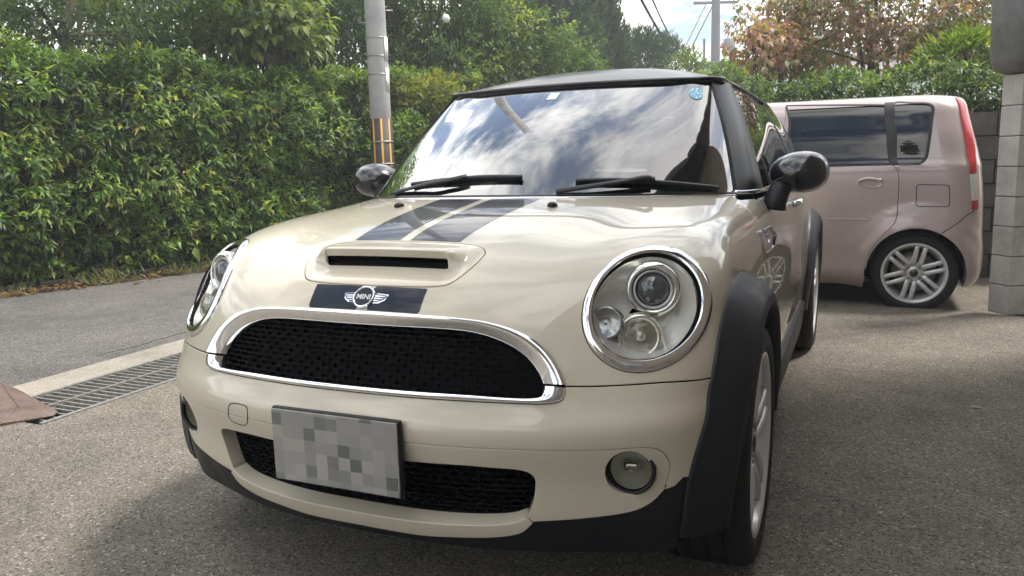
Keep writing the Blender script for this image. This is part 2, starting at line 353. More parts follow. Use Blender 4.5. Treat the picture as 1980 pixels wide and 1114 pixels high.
# ---------------- drain grating ----------------
galv=M('galvanised_steel',(.42,.42,.40),.45,.7); setc(galv,ramp(galv,noise(galv,30,5),[(.3,(.30,.29,.27)),(.7,(.50,.50,.48))]))
gt=tag(empty('drain_grating',(-2.37,2.22,0)),'grey steel drain grating set in the pale concrete strip beside the road','drain')
for nm,x,w in (('frame_rail',-.215,.022),('frame_rail',.215,.022),('centre_rail',0,.012)): box(nm,(x,0,-.013),(w,4.22,.034),galv,gt)
b0=None
for k in range(90):
    y=-2.06+k*.046
    if b0 is None: b0=box('cross_bar',(0,0,0),(.425,.009,.03),galv,gt); bo=b0
    else: bo=b0.copy(); COL.objects.link(bo); bo.parent=gt
    bo.location=(0,y,-.020)
# ---------------- kerb ramp ----------------
rm=M('rust_red_ramp',(.16,.075,.055),.75); n,l,b=nt(rm); br=n.new('ShaderNodeTexBrick'); br.inputs['Scale'].default_value=1; br.inputs['Brick Width'].default_value=.03; br.inputs['Row Height'].default_value=.018; br.inputs['Mortar Size'].default_value=.0025
br.inputs['Color1'].default_value=(.13,.083,.068,1); br.inputs['Color2'].default_value=(.10,.066,.057,1); br.inputs['Mortar'].default_value=(.05,.035,.03,1); tcn=n.new('ShaderNodeTexCoord'); l.new(tcn.outputs['Object'],br.inputs['Vector'])
l.new(mixc(rm,mrange(rm,noise(rm,6,5),.4,.7,0,.6),br.outputs[0],(.22,.16,.13)),b.inputs['Base Color']); bump(rm,br.outputs['Fac'],-.6,.004)
rp=tag(empty('kerb_ramp',(-2.5,-.3,0)),'rust-red ribbed kerb ramp laid over the end of the drain grating','ramp')
def prism(name,top,bot,mat,par): 
    n=len(top); V=np.vstack([top,bot]); F=[list(range(n)),list(range(n,2*n))[::-1]]+[[i,i+n,(i+1)%n+n,(i+1)%n] for i in range(n)]
    return mk(name,V,F,mat,par,False)
o_=np.array([-2.5,-.3,0])
prism('ramp_body',np.array([(-2.30,.02,.012),(-2.36,.16,.030),(-2.78,.36,.062),(-2.86,.38,.06),(-2.86,-.9,.06),(-2.30,-.9,.012)])-o_,np.array([(-2.30,.02,.001),(-2.36,.16,.001),(-2.78,.36,.001),(-2.86,.38,.001),(-2.86,-.9,.001),(-2.30,-.9,.001)])-o_,rm,rp)
prism('ramp_end_piece',np.array([(-2.30,.02,.012),(-2.20,.20,.003),(-2.24,.25,.004),(-2.74,.42,.008),(-2.78,.36,.062),(-2.36,.16,.030)])-o_+[0,.002,0],np.array([(-2.30,.02,.0005),(-2.20,.20,.0005),(-2.24,.25,.0005),(-2.74,.42,.0005),(-2.78,.36,.0005),(-2.36,.16,.0005)])-o_+[0,.002,0],rm,rp)
# ---------------- the cream hatchback ----------------
def rest(z,x,zr=None,yr=3.02,inn=0):
    zr=z if zr is None else zr
    return [(x,1.35,z),(x-.003,2.1,(z+zr)/2),(x-.03,2.7,zr),(x-.10-inn,yr-.07,zr),(x-.40-inn,yr,zr),(0,yr+.02,zr)]
ROWS=[
 [(0,-.58,.17),(.2,-.573,.17),(.38,-.54,.17),(.545,-.49,.17),(.675,-.425,.17),(.73,-.25,.17),(.75,.15,.17),(.755,.7,.17)]+rest(.17,.755),
 [(0,-.645,.28),(.2,-.637,.28),(.39,-.598,.28),(.56,-.532,.28),(.695,-.45,.28),(.757,-.25,.28),(.768,.15,.28),(.77,.7,.28)]+rest(.28,.77),
 [(0,-.660,.39),(.2,-.651,.39),(.40,-.612,.39),(.57,-.548,.39),(.705,-.45,.39),(.766,-.25,.39),(.774,.15,.39),(.775,.7,.39)]+rest(.39,.775),
 [(0,-.682,.47),(.2,-.674,.47),(.40,-.637,.47),(.572,-.568,.47),(.706,-.461,.47),(.768,-.25,.47),(.776,.15,.47),(.78,.7,.47)]+rest(.47,.785),
 [(0,-.681,.515),(.2,-.673,.515),(.40,-.637,.515),(.572,-.569,.515),(.706,-.461,.515),(.768,-.245,.515),(.776,.15,.515),(.78,.7,.515)]+rest(.515,.787),
 [(0,-.660,.549),(.2,-.652,.549),(.40,-.617,.549),(.566,-.552,.549),(.700,-.450,.549),(.764,-.243,.549),(.774,.15,.549),(.78,.7,.549)]+rest(.549,.787),
 [(0,-.645,.585),(.2,-.637,.585),(.40,-.602,.585),(.56,-.538,.585),(.697,-.44,.585),(.76,-.24,.585),(.772,.15,.585),(.78,.7,.585)]+rest(.585,.787),
 [(0,-.597,.71),(.2,-.59,.71),(.38,-.555,.705),(.545,-.487,.70),(.697,-.365,.70),(.748,-.14,.70),(.762,.2,.70),(.775,.7,.69)]+rest(.70,.785,.72),
 [(0,-.522,.80),(.2,-.513,.798),(.38,-.475,.795),(.55,-.41,.795),(.70,-.285,.79),(.741,-.06,.787),(.752,.28,.78),(.765,.7,.77)]+rest(.78,.776,.81),
 [(0,-.385,.868),(.2,-.375,.863),(.38,-.33,.857),(.545,-.26,.866),(.675,-.12,.866),(.718,.12,.862),(.737,.38,.852),(.752,.7,.84)]+rest(.845,.762,.88),
 [(0,-.135,.916),(.2,-.125,.913),(.38,-.07,.908),(.535,.045,.907),(.643,.185,.904),(.695,.36,.896),(.722,.5,.890),(.737,.7,.882)]+rest(.89,.748,.93,3.0),
 [(0,.115,.945),(.2,.135,.944),(.38,.21,.940),(.52,.33,.936),(.61,.44,.932),(.67,.53,.926),(.70,.60,.921),(.715,.70,.915)]+rest(.925,.73,.97,2.97),
]
def body_net():
    R=np.array(ROWS,float); L=R[:,1:][:,::-1]*[-1,1,1]
    return np.concatenate([L,R],1)
G0=[(0,.135,.95),(.2,.155,.949),(.38,.228,.945),(.525,.338,.941),(.622,.442,.937),(.662,.54,.932),(.692,.62,.93),(.71,.75,.93),(.722,1.35,.94),(.72,2.1,.965),(.69,2.7,.985),(.6,2.9,.985),(.3,2.95,.985),(0,2.96,.985)]
G3=[(0,.80,1.320),(.16,.812,1.320),(.30,.84,1.319),(.402,.865,1.318),(.471,.882,1.317),(.515,.91,1.315),(.542,.965,1.313),(.556,1.06,1.309),(.568,1.5,1.303),(.56,2.1,1.293),(.535,2.6,1.28),(.47,2.72,1.275),(.25,2.76,1.275),(0,2.77,1.275)]
def glass_net():
    a,b=np.array(G0),np.array(G3); c=np.cross(b-a,np.gradient(a,axis=0)); c/=np.linalg.norm(c,axis=1)[:,None]
    c*=np.sign(np.sum(c*(a-[0,1.5,1.0]),1))[:,None]; bul=.012
    R=np.array([a+(b-a)*t+c*bul*4*t*(1-t) for t in (0,.33,.67,1)]); L=R[:,1:][:,::-1]*[-1,1,1]
    L=L; return np.concatenate([L,R],1)
def roof_net():
    ys=[0,.04,.12,.25,.45,.65,.85,.95,1]; cz=[1.330,1.355,1.39,1.418,1.434,1.432,1.40,1.365,1.30]; ez=[1.328,1.324,1.318,1.31,1.302,1.295,1.285,1.28,1.27]
    xs=np.array([0,.25,.5,.7,.85,.95,1.]); fx=np.array([0,.16,.30,.40,.465,.515,.55]); fy=np.array([.785,.797,.825,.853,.873,.893,.94])
    out=[]
    for t,c,e in zip(ys,cz,ez):
        row=[]
        for s,x0,y0 in zip(xs,fx,fy):
            y=y0+(2.83-y0)*t; w=np.interp(y,[.8,.94,1.2,1.6,2.1,2.6,2.85],[.5,.55,.566,.575,.57,.55,.53]); 
            x=x0+(s*w-x0)*min(1,t/.12); row.append((x,y-(.0 if t<.9 else .06*s*s*(t-.9)*10),e+(c-e)*(1-s**3.0)))
        out.append(row)
    R=np.array(out); L=R[:,1:][:,::-1]*[-1,1,1]; return np.concatenate([L,R],1)
S=Surf(body_net()); G=Surf(glass_net()); RF=Surf(roof_net())
car=tag(empty('hatchback_car',(0,0,0)),'cream hatchback with black bonnet stripes and black roof parked in front','car')
th=np.linspace(0,2*np.pi,97)[:-1]
def ell(c,a,b,r=0.): return np.array([(c[0]+a*np.cos(t),c[1]+b*(r*np.cos(t)+np.sqrt(1-r*r)*np.sin(t))) for t in th])
def mir(uv): return np.asarray(uv)*[1,-1]
def both(right):  # right half from centre to centre -> closed symmetric outline
    r=np.asarray(right,float); l=mir(r)[::-1]
    if abs(r[-1,1])<1e-6: l=l[1:]
    if abs(r[0,1])<1e-6: l=l[:-1]
    return np.vstack([r,l])
def ctr(p): return np.array([[p[0],0.]])
def arc(r,a0,a1,n,yc=0.): return [(yc+r*math.cos(RAD(a)),.31+r*math.sin(RAD(a))) for a in np.linspace(a0,a1,n)]
RA=.448
# feature lines, measured on the car's left side and mirrored
gr_out=S.px([(740,605.5),(840,613),(900,618.5),(946,625),(991.5,638),(1028,655.5),(1058.7,682),(1080,715),(1092,745)]); gr_out=cr(np.vstack([ctr(gr_out[0]),gr_out]),.012)
gr_in=S.px([(740,627.5),(840,633),(900,638.5),(946,649.5),(991.5,670),(1022,694.6),(1040,719),(1049.5,741)]); gr_in=cr(np.vstack([ctr(gr_in[0]),gr_in]),.012)
bar_in=S.px([(1049.5,746),(1049,757),(1040,766.5),(998,768),(900,761),(783,753)]); bar_in=cr(np.vstack([bar_in,ctr(bar_in[-1])]),.012)
bar_out=S.px([(1092,750),(1093,759),(1086,774.6),(1055,780.5),(998,779.5),(900,775),(783,767)]); bar_out=cr(np.vstack([bar_out,ctr(bar_out[-1])]),.012)
shut=cr(S.px([(1093,747.5),(1150,747.5),(1199,745.5),(1290,739.5),(1376,731)]),.012)
a0=math.degrees(math.asin((.576-.31)/RA)); arch_f=resample(S.side(arc(RA,180-a0,47,40)),.012)
hood_side=cr(S.side([arc(RA,47,47,1)[0],(.335,.70),(.37,.78),(.395,.85),(.425,.895),(.47,.918)]),.012)
cowl=[]; 
vA=S.side([(.47,.918)])[0,1]; vv=np.linspace(vA,0,60)[1:]; cowl=np.stack([np.full(59,S.tu[-1]-.004),vv],1)
hood_r=np.vstack([gr_out[:-1],shut,arch_f[1:],hood_side[1:],cowl])
hl_o=S.px(ell((1251,598),125,122,-.13)); hl_i=S.px(ell((1249,594.5),105,103,-.13))
sc_f=S.px([(745,552.5),(800,554),(840,553.5),(868,549),(893,533),(915,515),(933,497),(938,487),(930,479),(905,473),(860,469.5),(800,467)]); scoop=cr(np.vstack([ctr(sc_f[0]),sc_f,ctr(sc_f[-1])]),.01)
scoop_o=both(scoop)
hood=panel('bonnet',S,both(hood_r),[hl_o,mir(hl_o)[::-1],scoop_o],h=.017,gap=.0032,flange=.02,mat=paint,parent=car)
# bonnet scoop: raised lip over a forward slot, tray in front of it
uf,ur=sc_f[0][0],sc_f[-1][0]; hw=abs(scoop[:,1]).max()
def sm(a,b,x): t=np.clip((x-a)/(b-a),0,1); return t*t*(3-2*t)
def scoopz(uv):
    q=(uv[:,0]-uf)/(ur-uf); s=np.abs(uv[:,1])/hw; wq=.72+.10*sm(.5,1,q)
    lat=1-sm(wq-.05,wq+.2,s); edge=sm(0,.12,q)
    lip=.030*(1-sm(.50,1.0,q)**.9)*sm(.44,.50,q); tray=-.010*sm(.06,.3,q)*(1-sm(.44,.5,q))
    return (lip+tray)*lat
slot_hw=.162*hw/.225; qs=lambda q: uf+(ur-uf)*q
slot=np.array([(qs(.475)+ (qs(.06)-qs(0))*.5*y, slot_hw*x) for x,y in [(p[0]/2,p[1]/2) for p in rrect(2,2,.0001,1)]])
sl=[];rr=(qs(.05)-qs(0))
for a in np.linspace(-90,90,9): sl.append((qs(.475)+rr*.62*math.sin(RAD(a)),slot_hw-.012+.012*math.cos(RAD(a))))
for a in np.linspace(90,270,9): sl.append((qs(.475)+rr*.62*math.sin(RAD(a)),-slot_hw+.012+.012*math.cos(RAD(a))))
slot=resample(np.array(sl),.008,True)
sco=panel('bonnet_scoop',S,scoop_o,[slot],h=.0055,gap=.0015,flange=.02,mat=paint,parent=car,bulge=scoopz)
cav=panel('scoop_intake',S,inset(slot,-.012),[],h=.02,off=-.012,flange=.03,mat=dark,parent=car)
# stripes
def stripe_panel(name,u0,u1,x0a,x1a,x0b,x1b,parent=None,front=None,rear=None):
    t=np.linspace(0,1,30)[:,None]; e0=np.array([[u0,x0a]])*(1-t)+np.array([[u1,x0b]])*t; e1=np.array([[u0,x1a]])*(1-t)+np.array([[u1,x1b]])*t
    if front is not None: e0[:,0]=e0[:,0]; 
    return np.vstack([e0,e1[::-1]])
uS0=gr_out[0][0]+.004
for sg in (1,-1):
    o1=stripe_panel('s',uS0,uf-.003,.0145,.147,.0145,.148); 
    # follow the chrome edge at the front
    k=o1[:,0]<uS0+.012; o1[k,0]+=np.interp(abs(o1[k,1]),np.abs(gr_out[:,1]),gr_out[:,0]-gr_out[0][0])
    k=o1[:,0]>uf-.014; o1[k,0]+=np.interp(abs(o1[k,1]),np.abs(scoop[:40,1]),scoop[:40,0]-uf)*0
    o1=resample(o1,.01,True); o1[:,1]*=sg; panel('bonnet_stripe',S,o1,[],h=.02,off=.0007,flange=0,mat=stripe,parent=hood)
    o2=stripe_panel('s',ur+.004,S.tu[-1]-.012,.0145,.148,.0150,.166); o2=resample(o2,.015,True); o2[:,1]*=sg; panel('bonnet_stripe',S,o2,[],h=.02,off=.0007,flange=0,mat=stripe,parent=hood)
# bumper
shutb=shut
arch_low=resample(S.side([(y,z) for y,z in arc(RA,180-a0,171,12)]),.012)
P_bl=S.px([(1321.5,924.6),(1304.5,941.7),(1284,947.5)])
ins_top=S.px([(760,855.5),(783,857),(998,871),(1079,873.5),(1160,872),(1250,866.7),(1278,873),(1293,890),(1296,904),(1284,947.5)]); ins_top=cr(np.vstack([ctr(ins_top[0]),ins_top]),.012)
bump_r=np.vstack([bar_out[::-1][:-1],shut,arch_low[1:],P_bl[:-1],ins_top[::-1]])
bumper=panel('front_bumper',S,both(bump_r),[],h=.017,gap=.0028,flange=.02,mat=paint,parent=car)
ins_bot=cr(S.px([(1284,948),(1260,972),(1222.6,989.5),(1130.5,1003),(1030,1009.5)]),.012)
op_side=cr(S.px([(1021,1000),(1030,975),(1035,945),(1033,924),(1020,914),(995,908.5)]),.01); op_top=S.px([(900,901),(783,892)]); op_top=np.vstack([op_top,ctr(op_top[-1])])
fog_o=S.px(ell((1216.5,915),46,41.5,.0))
ins_r=np.vstack([ins_top[:-1],ins_bot,op_side,cr(np.vstack([op_side[-1:],op_top]),.012)[1:]])
insert=panel('bumper_insert',S,both(ins_r),[fog_o,mir(fog_o)[::-1]],h=.017,gap=.0016,flange=.035,mat=paint,parent=car)
lip_top=S.px([(1019,1001),(990,1011),(937,1014.5),(860,1012),(783,1004)]); lip_top=cr(np.vstack([lip_top,ctr(lip_top[-1])]),.012)
lip_bot=S.px([(1030,1010),(1011,1027),(985,1034),(940,1037.5),(880,1036.5),(817,1033)]); lip_bot=cr(np.vstack([lip_bot,ctr(lip_bot[-1])]),.012)
lipm=panel('lower_lip',S,both(np.vstack([lip_bot[::-1],lip_top])),[],h=.012,gap=.001,off=.004,flange=.04,mat=paint,parent=car)
val_side=resample(S.side(arc(RA,171,190,12)),.012); u_b=.04
val_bot=np.stack([np.full(40,u_b),np.linspace(val_side[-1,1],0,40)],1)
val_r=np.vstack([lip_bot[::-1][:-1],ins_bot[::-1],P_bl[::-1][1:],val_side,val_bot])
val=panel('lower_valance',S,both(val_r),[],h=.02,gap=.001,off=-.003,flange=.05,mat=trim,parent=car)
# tow-eye cover outline: a thin recessed square line
tw=S.px([(441.6,800),(443,784),(449,779.5),(470,783),(477,788),(478.5,803),(477,820),(468,822),(450,815),(443.5,808)])
p,n_=S.evn(cr(tw,.004,True)); V,F=sweep(p+n_*.0002,[(-.0009,-.001),(.0009,-.001),(.0009,.0004),(-.0009,.0004)],n_,True); mk('tow_cover_seam',V,F,dark,bumper)
# body side, door, quarter, rear (right, mirrored left)
zs=.335
def side_pts(l): return S.side(l)
dfr=[(.60,.905),(.612,.80),(.62,.65),(.615,.50),(.59,zs)]; drr=[(1.70,zs),(1.74,.45),(1.75,.62),(1.745,.80),(1.735,.922)]
topF=lambda y0,y1,n: S.side([(y,np.interp(y,[.47,.7,1.35,2.1,2.7],[.914,.909,.918,.94,.962])) for y in np.linspace(y0,y1,n)])
quarter=np.vstack([hood_side[::-1][:0],cr(S.side(dfr[::-1]),.015),topF(.60,.475,8)[1:],hood_side[::-1],resample(S.side(arc(RA,46,3.2,20)),.015)[1:],])
door=np.vstack([cr(S.side(dfr),.015),S.side([(y,zs) for y in np.linspace(.6,1.7,30)])[1:-1],cr(S.side(drr),.015),topF(1.735,.60,30)[1:-1]])
vend=S.tv[-1]
rear_b=S.side([(y,zs) for y in (1.71,1.85,2.0)]); ra=resample(S.side(arc(RA,176.8,3.2,40,2.467)),.015)
uz=ra[-1,0]; rq=np.vstack([cr(S.side(drr[::-1]),.015),rear_b,ra,np.stack([np.full(25,uz),np.linspace(ra[-1,1]+.02,vend,25)],1),np.stack([np.full(40,S.tu[-1]-.004),np.linspace(vend,S.side([(1.75,.925)])[0,1],40)],1)])
for mrr in (False,True):
    panel('front_quarter_panel',S,quarter,[],h=.02,gap=.0018,flange=.02,mat=paint,parent=car,mirror=mrr)
    d=panel('door',S,door,[],h=.03,gap=.0022,flange=.02,mat=paint,parent=car,mirror=mrr)
    panel('rear_quarter_panel',S,rq,[],h=.04,gap=.002,flange=.02,mat=paint,parent=car,mirror=mrr)
    sg=-1 if mrr else 1
    # handle
    hp,hn=S.evn(S.side([(y,.845-.004*abs(y-1.5)*10) for y in np.linspace(1.40,1.60,14)])); hv,hf=sweep(hp+hn*np.array([.004,.016,.024,.029,.031,.032,.032,.032,.032,.031,.029,.024,.016,.004])[:,None],[(a,b*.55) for a,b in circ(.013,10)],hn)
    mk('door_handle',hv*[sg,1,1],hf if sg>0 else [f[::-1] for f in hf],chrome,d)
    # sill trim between the arches, below the door
    sl_=S.side([(y,zs) for y in np.linspace(.44,2.03,40)]); sb=np.stack([np.full(40,.03),np.linspace(sl_[-1,1],sl_[0,1],40)],1)
    panel('sill_trim',S,np.vstack([sl_,sb]),[],h=.04,gap=.002,off=.012,flange=.03,mat=trim,parent=car,mirror=mrr)
# rear bumper/valance, dark
vb0=ra[-1,1]+.02
rb=np.vstack([np.stack([np.full(30,.03),np.linspace(vb0,vend,30)],1),np.stack([np.full(30,uz-.002),np.linspace(vend,vb0,30)],1)])
for mrr in (False,True): panel('rear_valance',S,rb,[],h=.05,flange=.02,mat=trim,parent=car,mirror=mrr)
# wheel arch trims, liners and wheels
def arch_trim(yc,a_s,a_e,mrr):
    A=np.linspace(a_s,a_e,90); uv=S.side(arc(RA,a_s,a_e,90,yc)); p,n=S.evn(uv); sg=1
    def ring(r,x): return np.stack([np.full(90,x) if not np.ndim(x) else x,yc+r*np.cos(np.radians(A)),.31+r*np.sin(np.radians(A))],1)
    xin=np.interp(A,[-10,20,90,140,170,200],[.806,.82,.828,.822,.800,.775]); xo=p[:,0]
    lipx=lambda t,b: xo*(1-t)+xin*t+b
    rings=[p-n*.01,p+n*.004,p+n*.009+(ring(RA-.006,xo)-ring(RA,xo)),ring(.425,lipx(.42,.012)),ring(.398,lipx(.78,.010)),ring(.378,lipx(1,.002)),ring(.369,lipx(1,-.006)),ring(.364,lipx(1,-.02)),ring(.364,np.full(90,.70))]
    return loft('wheel_arch_trim',rings[::-1],trim,car,closed=False,mirror=mrr)
for mrr in (False,True):
    arch_trim(0.,-4,189,mrr); arch_trim(2.467,-4,184,mrr)
    for yc in (0.,2.467):
        A=np.radians(np.linspace(-4,187,40)); rings=[np.stack([np.full(40,x),yc+r*np.cos(A),.31+r*np.sin(A)],1) for r,x in ((.37,.74),(.372,.45),(.1,.45))]
        loft('wheel_arch_liner',rings[::-1],dark,car,closed=False,mirror=mrr)
def make_wheel(x,y,sg,root,R=.232,TR=.312,w=.205,nsp=5,z=.312,rubb=True,holes=5,sw=.026,pair=.058):
    """wheel centred at (x,y): tyre, rim barrel, twin spokes, hub cap, lug nuts, brake disc. outer face at x"""
    c=np.array([x,y,z]); hwid=w/2
    def add(name,V,F,mat,par,smooth=True):
        V=np.asarray(V,float).copy(); V[:,0]=V[:,0]*sg
        if sg<0: F=[tuple(f)[::-1] for f in F]
        return mk(name,V+c,F,mat,par,smooth)
    b=TR-R
    V,F=lathe([(R+.006,.006),(R-.004,.007),(R-.012,.001),(R-.020,-.02),(R-.035,-.06),(R-.04,-w+.02),(R-.01,-w+.0)],64); F=[f[::-1] for f in F]; rim=add('wheel',V,F,alu,root)
    tp=[(R-.002,-.002),(R+.006,.005),(R+.014,.009),(R+b*.35,.012),(R+b*.6,.011),(R+b*.8,.004),(TR-.008,-.004),(TR-.003,-.012)]
    for g0 in (.045,.085,.125,.165):
        if g0<w-.03: tp+=[(TR,-g0+.006),(TR,-g0+.004),(TR-.007,-g0+.003),(TR-.007,-g0-.003),(TR,-g0-.004)]
    tp+=[(TR-.003,-w+.012),(TR-.02,-w-.006),(R+b*.5,-w-.012),(R,-w)]
    V,F=lathe(tp,96); F=[f[::-1] for f in F]; add('tyre',V,F,rubber,rim)
    V,F=lathe([(.0,-.075),(.135,-.075),(.137,-.085),(.0,-.085)],40); add('brake_disc',V,[f[::-1] for f in F],steel,rim)
    V,F=lathe([(0,-.012),(.028,-.013),(.034,-.018),(.07,-.026),(.075,-.045),(.06,-.06)],32); add('hub',V,[f[::-1] for f in F],alu,rim)
    for k in range(nsp):
        a=2*math.pi*k/nsp+.3
        for s in (-1,1):
            # spoke from hub edge to rim, a pair running almost parallel
            t=np.linspace(0,1,7); r0,r1=.05,R-.012; rad=r0+(r1-r0)*t; lat=s*pair*(.46+.04*t); dep=-.014+.010*np.sin(t*math.pi*.8)+.002*t
            P=np.stack([dep,rad*math.cos(a)-lat*math.sin(a),rad*math.sin(a)+lat*math.cos(a)],1); wdt=sw*(1.0-.12*t)
            prof=np.array([[(-q*.5,-.016),(q*.5,-.016),(q*.5,-.003),(q*.28,.003),(-q*.28,.003),(-q*.5,-.003)] for q in wdt])
            V,F=sweep(P,prof,np.tile([1.,0,0],(7,1))); add('spoke',V,F,alu,rim)
    for k in range(holes):
        a=2*math.pi*k/holes+.3+math.pi/nsp; V,F=lathe([(0,-.010),(.007,-.010),(.0095,-.014),(.0095,-.03)],6); V=V+[0,.05*math.cos(a),.05*math.sin(a)]; add('lug_nut',V,[f[::-1] for f in F],steel,rim,False)
    V,F=lathe([(0,-.006),(.022,-.007),(.026,-.012)],24); add('hub_cap',V,[f[::-1] for f in F],blackp,rim)
    return rim
for sg in (1,-1):
    for yc in (0.,2.467): make_wheel(.802*sg,yc,sg,car)
# dark inner shell so no light shows through the panel gaps
gu=np.linspace(.03,S.tu[-1]-.006,60); gv=np.linspace(S.tv[0],S.tv[-1],260); UU,VV=np.meshgrid(gu,gv,indexing='ij'); uvs=np.stack([UU.ravel(),VV.ravel()],1); P,N=S.evn(uvs)
okm=np.ones(len(P),bool)
for yc in (0.,2.467): okm&=~((np.hypot(P[:,1]-yc,P[:,2]-.31)<.40)&(abs(P[:,0])>.5))
for q in (hl_o,mir(hl_o)): okm&=~inpoly(uvs,inset(q,-.02))
for q in (fog_o,mir(fog_o)): okm&=~inpoly(uvs,inset(q,-.02))
grl=both(np.vstack([gr_out[:-1],bar_out])); okm&=~inpoly(uvs,inset(grl,-.01)); lgrl=both(np.vstack([op_top[::-1],op_side[::-1],lip_top])); okm&=~inpoly(uvs,inset(lgrl,-.01)); okm&=~inpoly(uvs,inset(slot,-.02))
F=[];nv_=260
for i in range(59):
    for j in range(259):
        q=[i*nv_+j,i*nv_+j+1,(i+1)*nv_+j+1,(i+1)*nv_+j]
        if okm[q].all(): F.append(q)
mk('inner_shell',P-N*.022,F,dark,car)
# ---- grille: chrome surround, mesh behind
def band(name,a,b,prof,mat,par,n=60,mirror_=True):
    A=resample(a,1,False) if False else a
    ta=np.linspace(0,1,n); La=np.r_[0,np.cumsum(np.linalg.norm(np.diff(a,axis=0),axis=1))]; Lb=np.r_[0,np.cumsum(np.linalg.norm(np.diff(b,axis=0),axis=1))]
    A=np.stack([np.interp(ta*La[-1],La,a[:,k]) for k in (0,1)],1); B=np.stack([np.interp(ta*Lb[-1],Lb,b[:,k]) for k in (0,1)],1)
    if mirror_: A=np.vstack([mir(A)[::-1][:-1],A]) if abs(A[0,1])<1e-6 else np.vstack([A,mir(A)[::-1][1:]]); B=np.vstack([mir(B)[::-1][:-1],B]) if abs(B[0,1])<1e-6 else np.vstack([B,mir(B)[::-1][1:]])
    rings=[]
    for t,o in prof:
        p,nn=S.evn(A*(1-t)+B*t); rings.append(p+nn*o)
    return rings
rg=band('g',gr_out,gr_in,[(0,-.012),(0,.007),(.05,.0095),(.16,.0095),(.55,.001),(.93,-.009),(1,-.011),(1,-.035)],chrome,car); gsur=loft('grille_surround',rg,chrome,car,closed=False)
rg=band('g',bar_out,bar_in,[(0,-.012),(0,.001),(.15,.007),(.5,.010),(.85,.004),(1,-.006),(1,-.035)],chrome,car); loft('grille_bar',rg[::-1],chrome,car,closed=False)
grm=M('grille_black',(.0025,.003,.005),.55,0,0,.10)
def honey(name,outline,cw,ch,off,t,par):
    lo,hi=outline.min(0),outline.max(0); VV=[];FF=[]
    def seg(p,q):
        P2=np.array([p,(p+q)/2,q]); P,N=S.evn(P2); P=P+N*off; V,F=sweep(P,[(-t,-.012),(t,-.012),(t,.0),(-t,.0)],N); b=sum(len(x) for x in VV); VV.append(V); FF.extend([[i+b for i in f] for f in F])
    rows=np.arange(lo[0]-ch,hi[0]+ch,ch); 
    for r,u in enumerate(rows):
        sh=(r%2)*cw/2; cols=np.arange(-np.ceil((hi[1]+cw)/cw)*cw,hi[1]+2*cw,cw)+sh
        for v in cols:
            a=np.array([u+ch*.22,v-cw*.30]); b=np.array([u+ch*.22,v+cw*.30]); c=np.array([u-ch*.22+0*ch,v+cw*.5-cw*.0]); d=np.array([u+ch*.78,v+cw*.5])
            for p,q in ((a,b),(b,np.array([u-ch*.0,v+cw*.5])),(np.array([u,v+cw*.5]),np.array([u+ch*.22,v+cw*.70])),(np.array([u,v+cw*.5]),np.array([u-ch*.78,v+cw*.5]))):
                if inpoly(np.array([(p+q)/2]),outline)[0]: seg(p,q)
    V=np.vstack(VV); return mk(name,V,FF,grm,par,False,None,'stuff')
gin=both(np.vstack([gr_in[:-1],bar_in])); honey('grille_mesh',inset(gin,-.004),.034,.0122,-.026,.0010,car)
honey('lower_grille_mesh',inset(lgrl,-.006),.030,.0125,-.040,.0013,car)
panel('grille_backing',S,inset(gin,-.012),[],h=.05,off=-.085,flange=0,mat=dark,parent=car); panel('lower_grille_backing',S,inset(lgrl,-.012),[],h=.05,off=-.11,flange=0,mat=dark,parent=car)
def skirt(outline,d0,d1,name,mat): 
    p,nn=S.evn(outline); loft(name,[p+nn*d0,p+nn*d1],mat,car)
skirt(inset(gin,-.002),-.02,-.085,'grille_duct',dark); skirt(inset(lgrl,-.001),-.03,-.11,'lower_grille_duct',dark)
